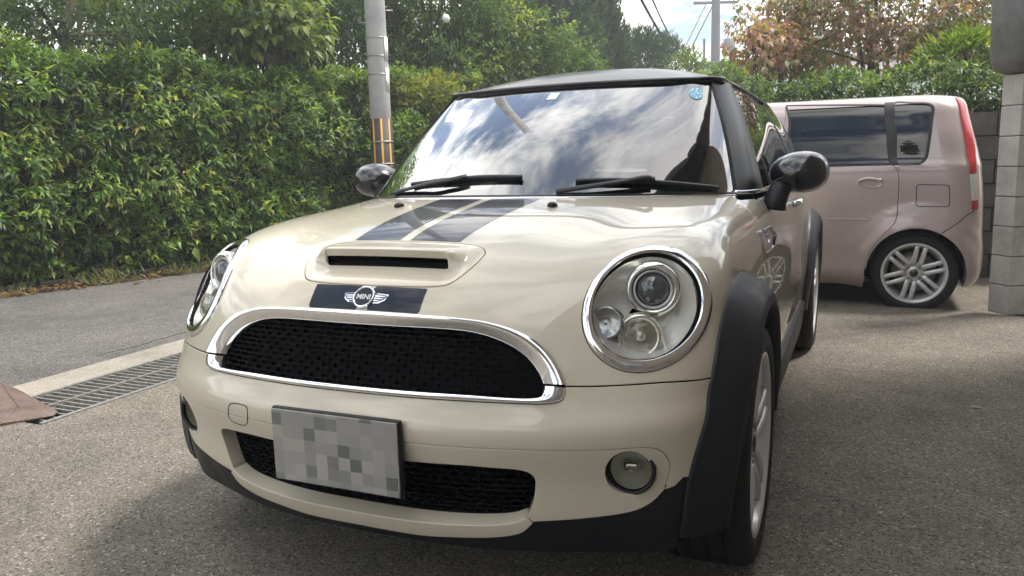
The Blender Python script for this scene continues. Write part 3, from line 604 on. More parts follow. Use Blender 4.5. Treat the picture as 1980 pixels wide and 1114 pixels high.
# ---- headlights and fog lamps
for mrr in (False,True):
    po,no=S.evn(hl_o); pi_,ni=S.evn(hl_i); mid=lambda t,o: po*(1-t)+pi_*t+(no*(1-t)+ni*t)*o
    cen=pi_.mean(0); ax=ni.mean(0); ax/=np.linalg.norm(ax)
    bowl=[pi_+ax*.0]
    for k,d in ((.97,-.007),(.93,-.010),(.925,-.015),(.84,-.018),(.835,-.024),(.73,-.027),(.725,-.033),(.60,-.036),(.595,-.041),(.2,-.046)): bowl.append(cen+(pi_-cen)*k*np.array([1,1,1])-ax*((pi_-cen)@ax)[:,None]*k*.6+ax*d)
    hb=loft('headlight',bowl[::-1],reflm2,car,mirror=mrr)
    loft('chrome_ring',[mid(0,-.012),mid(0,.001),mid(.07,.0045),mid(.45,.0075),mid(.88,.0095),mid(.97,.007),mid(1.0,-.002),mid(1.02,-.012)],chrome,hb,mirror=mrr)
    loft('lens_seal',[mid(1.0,-.002),mid(1.02,.0035),mid(1.06,.004),mid(1.08,-.006)],dark,hb,mirror=mrr)
    # convex lens
    lr=[]
    for k in (1.0,.97,.9,.8,.65,.5,.3,.12,.02): 
        q=cen+(pi_-cen)*k; uvq=hl_i.mean(0)+(hl_i-hl_i.mean(0))*k; ps,ns=S.evn(uvq); lr.append(ps+ns*(.002+.011*(1-k*k)))
    loft('lens',lr,lampg,hb,mirror=mrr)
    e1=np.cross([0,0,1.],ax); e1/=np.linalg.norm(e1); e2=np.cross(ax,e1)   # e1: towards +x-ish/back
    def disc(nm,px,rads,mat,axd=None,dd=0.):
        """lathe about the lamp axis; rads [(radius, depth along axis)]"""
        uvc=S.px([px])[0]; pc=S.ev([uvc])[0]; a_=ax if axd is None else axd/np.linalg.norm(axd); f1=np.cross([0,0,1.],a_); f1/=np.linalg.norm(f1); f2=np.cross(a_,f1)
        t=np.linspace(0,2*np.pi,41)[:-1]; rings=[pc+a_*d+(np.cos(t)[:,None]*f1+np.sin(t)[:,None]*f2)*r for r,d in rads]
        return loft(nm,rings,mat,hb,mirror=mrr)
    view=np.array([.25,-.95,.15])
    disc('projector_shroud',(1262,560),[(.062,-.075),(.060,-.030),(.052,-.022),(.046,-.024),(.044,-.05)],reflm,view)
    disc('projector_lens',(1263,560),[(.036,-.045),(.034,-.030),(.026,-.021),(.014,-.016),(.001,-.014)],M('projector_glass',(.10,.11,.12),.05,.3,1.),view)
    disc('projector_collar',(1263,560),[(.044,-.05),(.043,-.028),(.039,-.026),(.036,-.04)],alu,view)
    disc('position_lamp',(1236,652),[(.050,-.07),(.047,-.026),(.042,-.022),(.036,-.03),(.024,-.055),(.004,-.062)],reflm,view)
    disc('position_lamp_lens',(1236,652),[(.041,-.026),(.034,-.020),(.018,-.016),(.001,-.015)],glass('ribbed_lamp_glass',(.85,.84,.82),1.6,1.5,.05),view)
    disc('bulb',(1238,652),[(.012,-.06),(.012,-.034),(.008,-.028),(.001,-.026)],M('bulb_clear_glass',(.7,.68,.64),.1,.3,1.),view)
    disc('washer_cap',(1168,624),[(.036,-.05),(.0355,-.020),(.032,-.017),(.030,-.019),(.001,-.017)],M('washer_cap_smoke',(.35,.36,.37),.15,.9),np.array([.1,-.97,.2]))
    # vertical divider plate on the outer side
    # fog lamp
    p,nn=S.evn(fog_o); fa=np.array([.10,-1.,.04]); fa/=np.linalg.norm(fa); fc=p.mean(0); dmin=((p-fc)@fa).min(); fc=fc+fa*(dmin*.62-.004); f1=np.cross([0,0,1.],fa); f1/=np.linalg.norm(f1); f2=np.cross(fa,f1)
    q_=p-fc; an=np.arctan2(q_@f2,q_@f1); cdir=np.cos(an)[:,None]*f1+np.sin(an)[:,None]*f2; fr_=.050
    def fring(r,d): return fc+cdir*r+fa*d
    fb=loft('fog_lamp',[p-nn*.002,(p-nn*.004+fring(fr_+.004,-.003))/2,fring(fr_+.004,-.003),fring(fr_-.004,-.004)],paint,car,mirror=mrr)
    loft('fog_bezel',[fring(fr_+.003,-.006),fring(fr_+.002,.005),fring(fr_-.003,.007),fring(fr_-.007,-.004)],trim,fb,mirror=mrr)
    loft('fog_reflector',[fring(fr_-.004,-.004),fring(.042,-.025),fring(.028,-.04),fring(.004,-.046)],reflm2,fb,mirror=mrr)
    loft('fog_lens',[fring(fr_-.005,.003),fring(.036,.008),fring(.02,.011),fring(.001,.012)],glass('fog_glass',(.62,.62,.57),2.2,1.5),fb,mirror=mrr)
    V,F=sweep(np.stack([fc+f1*x-fa*.018+f2*.004 for x in np.linspace(-.016,.016,5)]),circ(.013,10),np.tile(fa,(5,1)))
    if mrr: V=V*[-1,1,1]; F=[f[::-1] for f in F]
    mk('fog_bulb_shield',V,F,reflm,fb)
# ---- emblem
def on_front(x,z,off): uv=S.front([(x,z)])[0]; p,n=S.evn([uv]); return p[0]+n[0]*off,n[0]
pc,nc=on_front(0,.757,0.); ex=np.array([1.,0,0]); ey=np.cross(nc,ex); 
def loc2(P2,off): return np.array([pc+ex*a+ey*b+nc*(off if not callable(off) else off(a,b)) for a,b in P2])
em=loft('emblem',[loc2(circ(r,40),o) for r,o in ((.0275,.0),(.0275,.007),(.0262,.0085),(.0242,.0085),(.0232,.006))],chrome,car)
loft('emblem_disc',[loc2(circ(r,40),.006) for r in (.0234,.0005)],M('emblem_black',(.008,.009,.012),.3,0,.6),em)
for s in (-1,1):
    ol=[(.030,.0125),(.058,.0115),(.0625,.0085),(.054,-.004),(.040,-.0135),(.026,-.0145)]; il=[(.030,.0095),(.0555,.0085),(.0575,.0065),(.050,-.0035),(.038,-.0105),(.027,-.0115)]
    drop=lambda a,b: .003-.16*abs(a)**2*1.6
    A=loc2([(s*x,y) for x,y in ol],lambda a,b:.004-1.2*a*a); B=loc2([(s*x,y) for x,y in ol],lambda a,b:-.003-1.2*a*a)
    C_=loc2([(s*x,y) for x,y in il],lambda a,b:.0042-1.2*a*a); D=loc2([(s*x,y) for x,y in il],lambda a,b:.0015-1.2*a*a)
    rings=[B,A,C_,D]; rings=rings if s>0 else [r[::-1] for r in rings]
    loft('emblem_wing',rings[::-1],chrome,em,smooth=False)
    for k,(y0,y1,x1) in enumerate(((.0065,.003,.0545),(.0005,-.003,.050),(-.0055,-.009,.0425))):
        q=[(s*.027,y0),(s*x1,y0),(s*(x1-.003),y1),(s*.027,y1)]; T_=loc2(q,lambda a,b:.0045-1.2*a*a); Bt=loc2(q,lambda a,b:.0-1.2*a*a)
        rr_=[Bt,T_] if s>0 else [Bt[::-1],T_[::-1]]; loft('emblem_feather',rr_[::-1],chrome,em,smooth=False,capends=True)
signwhite=M('emblem_lettering_silver',(.8,.8,.8),.4)
def text_mesh(name,s,size,mat,parent,org,ax_,ay_,ext=.0006,shear=0.,mirror=False):
    cu=bpy.data.curves.new(name,'FONT'); cu.body=s; cu.size=size; cu.align_x='CENTER'; cu.align_y='CENTER'; cu.extrude=ext; cu.shear=shear; cu.offset=.0002 if size<.03 else .001
    o=bpy.data.objects.new(name,cu); COL.objects.link(o); me=bpy.data.meshes.new_from_object(o.evaluated_get(bpy.context.evaluated_depsgraph_get())); bpy.data.objects.remove(o)
    V=np.array([v.co[:] for v in me.vertices]); F=[tuple(p.vertices) for p in me.polygons]; an=np.cross(ax_,ay_); bpy.data.meshes.remove(me)
    W_=np.asarray(org)+V[:,:1]*ax_+V[:,1:2]*ay_+V[:,2:3]*an
    return mk(name,W_,F,mat,parent,False)
text_mesh('emblem_lettering','MINI',.0185,signwhite,em,pc+nc*.0066+ey*-.0008,ex,ey)
# ---- side indicator badge
for mrr in (False,True):
    q=S.px([(1467.6,446),(1486,436),(1497,455),(1494,478),(1476.7,493)]); q=resample(q,.006,True); p,nn=S.evn(q); cu_=p.mean(0); 
    b1=loft('side_badge',[p-nn*.004,p+nn*.007,cu_+(p-cu_)*.93+nn*.010,cu_+(p-cu_)*.84+nn*.009,cu_+(p-cu_)*.82+nn*.004],chrome,car,mirror=mrr,smooth=False)
    loft('badge_face',[cu_+(p-cu_)*.84+nn*.005,cu_+(p-cu_)*.02+nn*.005],blackp,b1,mirror=mrr)
    nb=nn.mean(0); nb/=np.linalg.norm(nb); ay_=np.array([0,.0,1.]); ay_-=nb*(ay_@nb); ay_/=np.linalg.norm(ay_); ax_=np.cross(ay_,nb)
    if mrr: f=np.array([-1,1,1.]); text_mesh('badge_letter','S',.055,chrome,b1,(cu_+nb*.006)*f,-ax_*f,ay_*f,shear=.2)
    else: text_mesh('badge_letter','S',.055,chrome,b1,cu_+nb*.006,ax_,ay_,shear=.2)
# ---- washer nozzles
for s in (-1,1):
    uvn=S.top([(s*.245,-.004)])[0]; p,n=S.evn([uvn]); p,n=p[0],n[0]
    V,F=sweep(np.array([p+n*.0+np.array([0,y,0])+n*h for y,h in ((.014,-.002),(.010,.006),(0,.009),(-.010,.007),(-.014,.001))]),[(a*1.1,b*.5) for a,b in circ(.010,10)],np.tile(n,(5,1))); mk('washer_nozzle',V,F,trim,car)
# ---- greenhouse
pillm=M('pillar_satin_black',(.006,.0065,.008),.38,0,.15,.3,.15); roofm=M('roof_black_paint',(.008,.008,.011),.35,0,.45,.2,.16)
def Gv(x,y,z,d=(0,-1,0)): return G.hit(np.array([x,y,z])-np.array(d)*-1.0*-1,d)
vco=abs(G.hit((.655,-1,.95),(0,1,0))[1]); vcorn=float(np.interp(0,[0],[0]))
ia=list(range(13,27)); vcol=G.tv[13:]   # columns of the right half
vc,vp,vs=vcol[5],vcol[6],vcol[7]     # windscreen corner, pillar, side-glass front
um=G.tu[-1]
t=np.linspace(-1,1,81); wout=np.vstack([np.stack([np.full(81,.004),t*(vc-.012)],1),np.stack([np.linspace(.004,um-.006,20),np.full(20,vc-.012)],1)[1:],np.stack([np.full(81,um-.006),-t*(vc-.012)],1)[1:],np.stack([np.linspace(um-.006,.004,20),np.full(20,-vc+.012)],1)[1:-1]])
ws=panel('windscreen',G,wout,[],h=.035,flange=.006,mat=wscr,parent=car)
# black frit border inside the glass
frit=panel('windscreen_frit',G,wout,[inset(wout,.028)],h=.02,off=-.007,flange=0,mat=M('frit_black',(.008,.008,.009),.5),parent=ws)
for s in (1,-1):
    a=np.array([(.0,vc-.010),(.0,vs+.02),(um,vs-.005),(um,vc-.010)]); a=resample(a,.015,True); a[:,1]*=s; panel('windscreen_pillar',G,a,[],h=.015,off=.004,flange=.02,mat=pillm,parent=car)
    # thin bright edge of the glass seal
    e=np.stack([np.linspace(0.0,um,40),np.full(40,(vc-.009)*s)],1); p,n=G.evn(e); V,F=sweep(p+n*.006,[(-.002,-.002),(.002,-.002),(.0015,.001),(-.0015,.001)],n); mk('windscreen_seal',V,F,trim,car)
    # side glass: front pane and rear pane with dark pillar between
    for nm,va,vb,m_ in (('side_window',vs+.01,1.95,tintg),('rear_side_window',2.0,2.75,tintg)):
        if va>vb: continue
        o_=np.array([(.012,va+.03),(.012,vb),(um-.012,vb),(um-.012,va-.005)]); o_=resample(o_,.02,True); o_[:,1]*=s; panel(nm,G,o_,[],h=.05,flange=.006,mat=m_,parent=car)
    for va,vb in ((1.945,2.005),): 
        o_=resample(np.array([(.0,va),(.0,vb),(um,vb),(um,va)]),.02,True); o_[:,1]*=s; panel('middle_pillar',G,o_,[],h=.03,off=.003,flange=.01,mat=blackp,parent=car)
    # belt chrome
    vv=np.linspace(vc*.985,G.tv[-1],120); p,n=G.evn(np.stack([np.full(120,.001),vv*s],1)); V,F=sweep(p+n*.004,[(-.006,-.010),(.006,-.010),(.007,.002),(.0,.006),(-.007,.002)],n); mk('beltline_trim',V,F,chrome,car)
    o_=resample(np.array([(.0,2.75),(.0,G.tv[-1]),(um,G.tv[-1]),(um,2.75)]),.03,True); o_[:,1]*=s; panel('rear_glass',G,o_,[],h=.06,flange=.005,mat=tintg,parent=car)
# scuttle strip between bonnet and glass
vv=np.linspace(-vc,vc,120); pS,nS=S.evn(np.stack([np.full(120,S.tu[-1]-.001),np.interp(vv,[-vc,0,vc],[-vA,0,vA])],1)); pG,nG=G.evn(np.stack([np.full(120,.006),vv],1))
loft('scuttle_panel',[pS-[0,0,.02],pS+[0,0,-.004]+(pG-pS)*.2,pS*.4+pG*.6-[0,0,.004],pG-nG*.001],trim,car,closed=False)
V,F=sweep(pS+np.array([0,-.001,.0005]),[(-.003,-.004),(.003,-.004),(.003,.001),(0,.0028),(-.003,.001)],nS); mk('bonnet_edge_highlight',V,F,chrome,car)  # chrome strip imitates the highlight along the bonnet's rear edge
# roof
uR=RF.tu[-1]; vR=RF.tv[-1]; ro=np.vstack([np.stack([np.zeros(60),np.linspace(-vR,vR,60)],1),np.stack([np.linspace(0,uR,90),np.full(90,vR)],1)[1:],np.stack([np.full(60,uR),np.linspace(vR,-vR,60)],1)[1:],np.stack([np.linspace(uR,0,90),np.full(90,-vR)],1)[1:-1]])
rfp=panel('roof',RF,ro,[],h=.03,flange=.02,mat=roofm,parent=car)
# drip rail: bead all along the roof edge
pr_,nr_=RF.evn(ro); V,F=sweep(pr_-[0,0,.006],[(a,b) for a,b in circ(.0055,8)],np.tile([0,0,1.],(len(ro),1)),True); mk('roof_rail',V,F,blackp,rfp)
# mirrors
mc=np.array([.826,.765,.988])
for mrr in (False,True):
    sgm=-1 if mrr else 1
    nth,nph=28,18; V=[]; F=[]
    fwd=np.array([-.03,-1,.02]); fwd/=np.linalg.norm(fwd); rt=np.array([1.,0,0.06]); rt-=fwd*(rt@fwd); rt/=np.linalg.norm(rt); upv=np.cross(rt,fwd)*1.0
    if upv[2]<0: upv=-upv
    rings=[]
    for k,(d,sc) in enumerate(((-.045,.985),(-.048,1.0),(-.02,1.0),(.0,.985),(.025,.93),(.048,.82),(.066,.64),(.077,.42),(.083,.2),(.085,.02))):
        tt=np.linspace(0,2*np.pi,37)[:-1]; cx,cy=np.cos(tt),np.sin(tt); X=np.sign(cx)*abs(cx)**.9*.095*sc; Y=np.sign(cy)*abs(cy)**.92*.069*sc*(1+.10*cx)
        rings.append(mc+fwd*d+rt*X[:,None]+upv*Y[:,None])
    mr=loft('door_mirror',rings[::-1],blackp,car,mirror=mrr)
    loft('mirror_glass',[mc-fwd*.040+(rings[0]-mc-fwd*-.045)*k for k in (.96,.02)],M('mirror_silver',(.8,.82,.85),.03,1.),mr,mirror=mrr)
    st=np.array([(.757,.70,.872),(.762,.70,.90),(.772,.715,.93),(.79,.735,.962)]); tr_=cr(st,.01); w_=np.linspace(1.25,1.0,len(tr_)); V,F=sweep(tr_,np.array([[(a*q*1.2,b*q) for a,b in circ(.026,12)] for q in w_]),np.tile([0,1.,0],(len(tr_),1)))
    if mrr: V=V*[-1,1,1]; F=[f[::-1] for f in F]
    mk('mirror_stalk',V,F,trim,mr)
# wipers
def on_g(px,off):
    uv=G.px([px])[0]; p,n=G.evn([uv]); return p[0]+n[0]*off
def wiper(blade,arm):
    b=cr(np.array([on_g(q,.009) for q in blade]),.02); nn=np.tile([0,-.5,.86],(len(b),1)); V,F=sweep(b,[(-.003,-.009),(.003,-.009),(.008,.003),(.005,.007),(-.005,.007),(-.008,.003)],nn); w=mk('wiper',V,F,trim,car)
    a=cr(np.array([on_g(q,o) for q,o in arm]),.02); V,F=sweep(a,[(p[0]*1.5,p[1]*.7) for p in circ(.0078,8)],np.tile([0,-.5,.86],(len(a),1))); mk('wiper_arm',V,F,trim,w)
wiper([(800,361),(870,353),(940,348),(1010,348)],[((762,377),.008),((830,366),.02),((880,357),.020),((905,351),.019)])
wiper([(1113,355),(1200,354),(1300,360),(1385,368)],[((1075,374),.008),((1140,369),.016),((1210,361),.022),((1248,355),.025),((1262,357),.02)])
# stickers inside the glass
def sticker(name,px,r,mat,off=-.009,n=32):
    uv=G.px([px])[0]; t=np.linspace(0,2*np.pi,n+1)[:-1]+(math.pi/4 if n==4 else 0); q=np.stack([uv[0]+r*np.sin(t),uv[1]+r*np.cos(t)],1); p0,n0=G.evn(q); pc_,nc_=G.evn([uv]); V=np.vstack([p0+n0*off,p0+n0*(off-.001),pc_+nc_*off]); F=[(i,(i+1)%n,2*n) for i in range(n)]+[(i,i+n,(i+1)%n+n,(i+1)%n) for i in range(n)]; return mk(name,V,F,mat,ws,False)
blue=M('sticker_blue',(.25,.62,.85),.5); vr=blue.node_tree.nodes.new('ShaderNodeTexVoronoi'); vr.inputs['Scale'].default_value=95; tcn=blue.node_tree.nodes.new('ShaderNodeTexCoord'); blue.node_tree.links.new(tcn.outputs['Object'],vr.inputs['Vector']); setc(blue,ramp(blue,vr.outputs[0],[(.25,(.8,.9,.95)),(.5,(.22,.52,.72))])); b_=nt(blue)[2]
sticker('inspection_sticker',(1346,181),.033,blue,.002); sticker('maintenance_sticker',(1070,187),.028,M('sticker_pale',(.55,.68,.75),.5),.002,4)
# number plate, its characters blurred to soft grey-green blocks
Z0,Z1=.335,.505
pl=empty('number_plate',(0,0,0),0,car); bpy.data.objects.remove(pl)
plm=M('plate_blurred_blocks',(.2,.19,.18),.45)
n_,l_,b_=nt(plm); tcn=n_.new('ShaderNodeTexCoord'); mp=n_.new('ShaderNodeMapping'); mp.inputs['Scale'].default_value=(1/.030,1,1/.0285); sn=n_.new('ShaderNodeVectorMath'); sn.operation='FLOOR'; wnz=n_.new('ShaderNodeTexWhiteNoise'); l_.new(tcn.outputs['Object'],mp.inputs[0]); l_.new(mp.outputs[0],sn.inputs[0]); l_.new(sn.outputs[0],wnz.inputs['Vector'])
l_.new(ramp(plm,wnz.outputs['Value'],[(0,(.11,.12,.11)),(.08,(.19,.195,.18)),(.3,(.27,.265,.245)),(.7,(.31,.295,.28)),(1,(.37,.35,.33))]),b_.inputs['Base Color'])
pby=-.700; plate=box('number_plate',(-.012,pby,.438),(.33,.004,.165),plm,car,bev=.0015); box('plate_holder',(-.012,pby+.010,.437),(.338,.016,.172),trim,plate,bev=.005)
for s in (-.1,.1): box('plate_bracket',(-.012+s,pby+.035,.46),(.03,.05,.05),dark,plate,bev=.004)
# interior
dash=loft('dashboard',[np.stack([np.linspace(-.62,.62,30),y+.25*(np.linspace(-.62,.62,30)/.62)**2,np.full(30,z)],1) for y,z in ((.16,.925),(.30,.945),(.52,.94),(.62,.90),(.64,.7))],seatm,car,closed=False)
tt=np.linspace(0,2*np.pi,41)[:-1]; V,F=sweep(np.stack([-.35+.18*np.cos(tt),.82+.06*np.sin(tt)*-1,.88+.17*np.sin(tt)],1),circ(.016,8),np.tile([0,-1.,.3],(40,1)),True); mk('steering_wheel',V,F,seatm,car)
for s in (-1,1):
    rings=[np.array([(s*.36+a,y,z+0*a) + np.array([0,b,0]) for a,b in rrect(w,d,.05,3)]) for w,d,y,z in ((.46,.14,1.35,.5),(.50,.16,1.42,.75),(.46,.14,1.52,1.0),(.30,.10,1.56,1.08))]; st=loft('seat',rings,seatm,car,capends=True)
    rings=[np.array([(s*.36+a,1.56+b,z) for a,b in rrect(w,.09,.04,3)]) for w,z in ((.16,1.10),(.24,1.13),(.24,1.22),(.18,1.26))]; loft('headrest',rings,seatm,st,capends=True)
mirp=on_g((1075,195),-.05); box('rear_view_mirror',mirp,(.22,.03,.06),seatm,car,bev=.012)
fl=mk('floor_pan',[(-.5,-.3,.2),(.5,-.3,.2),(.5,2.8,.2),(-.5,2.8,.2)],[(0,1,2,3)],dark,car)
# ---------------- pink kei car ----------------
pink=M('pale_pink_paint',(.44,.365,.355),.3,.2,1.,.5,.03); setc(pink,mrange(pink,noise(pink,4,5),.3,.8,.02,.08),'Coat Roughness')
kei=tag(empty('kei_car',(.2,4.5,-.035)),'pale pink boxy kei car parked side-on behind the hatchback','car'); KO=np.array([.2,4.5,-.035])
YC=4.50
zr=[.13,.20,.30,.45,.62,.80,.93,.99,1.12,1.26,1.345,1.385]
ysd=[3.86,3.80,3.775,3.762,3.758,3.762,3.775,3.80,3.845,3.905,3.955,4.01]
xre=[1.66,1.72,1.735,1.735,1.73,1.72,1.705,1.695,1.665,1.625,1.60,1.57]
xfr=[-1.30,-1.38,-1.42,-1.42,-1.38,-1.30,-1.2,-.95,-.72,-.50,-.36,-.28]
rows=[]
for z,y,xr,xf in zip(zr,ysd,xre,xfr):
    rows.append([(xf-.06,YC,z),(xf-.04,y+.35,z),(xf+.02,y+.10,z),(xf+.12,y+.025,z),(xf+.45,y+.004,z),(.2 if xf<-.5 else .3,y,z),(.75,y,z),(1.15,y,z),(xr-.25,y+.003,z),(xr-.09,y+.018,z),(xr-.015,y+.075,z),(xr+.02,y+.22,z),(xr+.03,y+.45,z),(xr+.03,YC,z)])
K=Surf(rows,1,nu=90,nv=260)
pk,nk=K.evn(K.hit((.8,-2,.6),(0,1,0))); 
if nk[0][1]>0: K.flip=-1
wc=np.array([1.353,3.76,.251])
def kp(l): return K.px(l)
def kpl(l): return np.array([K.hit((x,-2,z),(0,1,0)) for x,z in l])
def karc(r,a0,a1,n,xc=1.353): return kpl([(xc+r*math.cos(RAD(a)),.245+r*math.sin(RAD(a))) for a in np.linspace(a0,a1,n)])
def flare(uv):
    p=K.ev(uv); out=np.zeros(len(p))
    for xc in (1.353,-.93):
        r=np.hypot(p[:,0]-xc,p[:,2]-.245); out=np.maximum(out,.022*(1-sm(.30,.40,r))+.010*(1-sm(.40,.47,r)))
    return out*(p[:,1]<4.1)+ .004*(1-sm(.0,.03,abs(p[:,2]-.93)))
AR=.292
rwin=cr(kp([(1522,204),(1620,203),(1711,203)]),.02); 
rear_glass_o=np.vstack([rwin,resample(kp([(1713,206),(1724,318)]),.02),cr(kp([(1722,320),(1620,322),(1540,323)]),.02)[1:],resample(kp([(1538,320),(1520,208)]),.02)])
q_glass=cr(kp([(1729,200),(1770,199),(1795,200),(1804,206),(1803,225),(1796,280),(1789,308),(1775,318),(1735,319),(1731,260)]),.012,True)
f_glass=resample(kpl([(-.62,.975),(.36,.975),(.345,1.30),(-.25,1.30)]),.03,True)
dl=cr(kp([(1727,320),(1737,335),(1736,395),(1730,430),(1705,455),(1680,490),(1671,520)]),.012)   # rear door rear edge
sill_l=kpl([(x,.215) for x in np.linspace(1.055,-.60,40)])
topl=lambda x0,x1,n: kpl([(x,1.352) for x in np.linspace(x0,x1,n)])
bpl=cr(kpl([(.50,1.352),(.49,1.2),(.485,.98),(.48,.6),(.48,.215)]),.02)
x1725=K.ev([dl[0]])[0]
upr=cr(np.vstack([dl[:1],kp([(1721,260),(1716,200)]),topl(1.19,1.19,1)]),.02)
rdoor=np.vstack([upr[::-1],dl[1:],kpl([(x,.215) for x in np.linspace(1.05,.49,15)]),bpl[::-1],topl(.51,1.17,15)])
vK=K.tv[-1]; uT=K.hit((.8,-2,1.352),(0,1,0))[0]; uB=K.hit((.8,-2,.17),(0,1,0))[0]
arcR=karc(AR,173,-6,50)
rq=np.vstack([upr,topl(1.22,1.50,8),np.stack([np.full(20,uT),np.linspace(K.hit((1.52,-2,1.352),(0,1,0))[1],vK-.0,20)],1),np.stack([np.full(20,uB),np.linspace(vK,arcR[-1,1]+.01,20)],1),arcR[::-1],dl[::-1][:-1]])
afr=karc(AR,170,-4,40,-.93)
fdoor=np.vstack([bpl,kpl([(x,.215) for x in np.linspace(.46,-.55,25)]),cr(kpl([(-.56,.215),(-.60,.6),(-.66,.93)]),.02)[1:],cr(kpl([(-.66,.93),(-.42,1.2),(-.28,1.352)]),.02)[1:],topl(-.26,.48,15)])
vF=K.tv[0]; fq=np.vstack([cr(kpl([(-.28,1.352),(-.42,1.2),(-.66,.93)]),.02),cr(kpl([(-.66,.93),(-.60,.6),(-.56,.215)]),.02)[1:],afr[::-1],np.stack([np.full(12,uB),np.linspace(afr[0,1]-.02,vF,12)],1),np.stack([np.full(12,uT),np.linspace(vF,K.hit((-.28,-2,1.352),(0,1,0))[1],12)],1)])
sil=np.vstack([kpl([(x,.213) for x in np.linspace(1.055,-.62,40)]),kpl([(x,.14) for x in np.linspace(-.62,1.04,40)])])
def kpanel(name,o,holes=(),mat=pink,par=kei,off=0.,h=.03,gap=.0025,fl=.015,bul=flare,far=True):
    a=panel(name,K,o,holes,h=h,gap=gap,flange=fl,mat=mat,parent=par,off=off,bulge=(lambda uv:flare(uv)) if bul else None)
    for v in a.data.vertices: v.co-=Vector(KO)
    a.data.update()
    if far and par is kei:
        b=a.copy(); b.data=a.data.copy(); COL.objects.link(b); 
        for v in b.data.vertices: v.co.y=2*(YC-KO[1])-v.co.y
        b.data.flip_normals()
    return a
rd=kpanel('rear_door',rdoor,[rear_glass_o]); kpanel('rear_quarter_panel',rq,[q_glass]); kpanel('front_door',fdoor,[f_glass]); kpanel('front_body',fq); kpanel('sill',sil,gap=.002)
ktint=glass('privacy_glass',(.02,.026,.036),1.9,1.5); fr=M('window_frame_black',(.012,.012,.014),.4)
for nm,o_ in (('rear_door_window',rear_glass_o),('quarter_window',q_glass),('front_door_window',f_glass)):
    kpanel(nm,inset(o_,.0),[],ktint,off=-.006,gap=0,fl=.004,bul=False); kpanel('window_seal',inset(o_,-.006),[inset(o_,.010)],fr,off=.002,gap=0,fl=.01,bul=False,h=.02)
wpl=np.vstack([kp([(1711,200),(1728,199)]),kp([(1735,319),(1724,320)])]); kpanel('window_pillar',resample(wpl,.015,True),[],fr,off=.006,gap=0,bul=False,h=.02)
# handle, fuel flap, seams
def kmk(name,V,F,mat,par=kei): return mk(name,np.asarray(V)-KO,F,mat,par)
p,nn=K.evn(cr(kp([(1660,353),(1663,345),(1682,342.5),(1701,344),(1705,352),(1701,361),(1682,363),(1664,360)]),.008,True)); c_=p.mean(0); hc=loft('handle_recess',[p+nn*.006,c_+(p-c_)*.9+nn*.002,c_+(p-c_)*.05-nn*.012],pink,rd); hc.data.transform(Matrix.Translation(-Vector(KO)))
p,nn=K.evn(cr(kp([(1660,351),(1672,346.5),(1690,346.5),(1705,350)]),.008)); V,F=sweep(p+nn*.016,[(a*1.0,b*.7) for a,b in circ(.011,8)],nn); kmk('door_handle',V,F,pink,rd)
fu=kp([(1776,357),(1832,358),(1836,362),(1836,396),(1832,400),(1775,399.5),(1771,395),(1772,361)]); p,nn=K.evn(resample(fu,.006,True)); p=p+nn*flare(resample(fu,.006,True))[:,None]; V,F=sweep(p,[(-.0022,-.002),(.0022,-.002),(.0022,.0008),(-.0022,.0008)],nn,True); kmk('fuel_flap_seam',V,F,dark)
fcr=cr(kp([(1597,424),(1640,424),(1684,425)]),.02); p,nn=K.evn(fcr); V,F=sweep(p,[(-.004,-.003),(.004,-.003),(.002,.004),(-.003,.004)],nn); kmk('door_crease',V,F,pink,rd)
bs_=cr(kp([(1820,450),(1850,432),(1872,415),(1885,407)]),.01); p,nn=K.evn(bs_); p=p+nn*flare(bs_)[:,None]; V,F=sweep(p,[(-.0022,-.002),(.0022,-.002),(.0022,.0008),(-.0022,.0008)],nn); kmk('bumper_seam',V,F,dark)
# tail lamp
tl=cr(kp([(1847,190),(1862,192),(1872,240),(1880,300),(1884,350),(1886,404)]),.02); 
def klamp(name,l,mat,off): 
    o_=resample(kp(l),.012,True); a=panel(name,K,o_,[],h=.015,off=off,flange=.015,mat=mat,parent=kei); a.data.transform(Matrix.Translation(-Vector(KO))); return a
redl=M('tail_lamp_red',(.42,.02,.022),.2,0,1.); whl=M('tail_lamp_clear',(.62,.60,.58),.15,.2,1.)
klamp('tail_lamp',[(1847,191),(1864,192),(1875,240),(1884,300),(1886,335),(1876,336),(1870,300),(1860,240)],redl,.010)
klamp('tail_lamp',[(1876,338),(1886,337),(1888,385),(1879,388)],whl,.010); klamp('tail_lamp',[(1879,390),(1888,387),(1889,404),(1880,406)],redl,.010)
# roof, tailgate, underbody, ends
uu=np.linspace(K.hit((.8,-2,1.345),(0,1,0))[0],K.tu[-1],4); vv=np.linspace(vF,vK,140); rings=[K.ev(np.stack([np.full(140,u),vv],1)) for u in uu]; top=rings[-1]
for t,dz in ((.15,.018),(.45,.032),(1.,.036)): rings.append(np.stack([top[:,0]*(1-t*.6)+.65*t*.6,top[:,1]*(1-t)+YC*t,top[:,2]+dz],1))
ro_=loft('roof',rings,pink,kei,closed=False); ro_.data.transform(Matrix.Translation(-Vector(KO))); b=ro_.copy(); b.data=ro_.data.copy(); COL.objects.link(b)
for v in b.data.vertices: v.co.y=2*(YC-KO[1])-v.co.y
b.data.flip_normals()
mk('floor_pan',np.array([(-1.3,3.95,.16),(1.6,3.95,.16),(1.6,5.05,.16),(-1.3,5.05,.16)])-KO,[(0,1,2,3)],dark,kei)
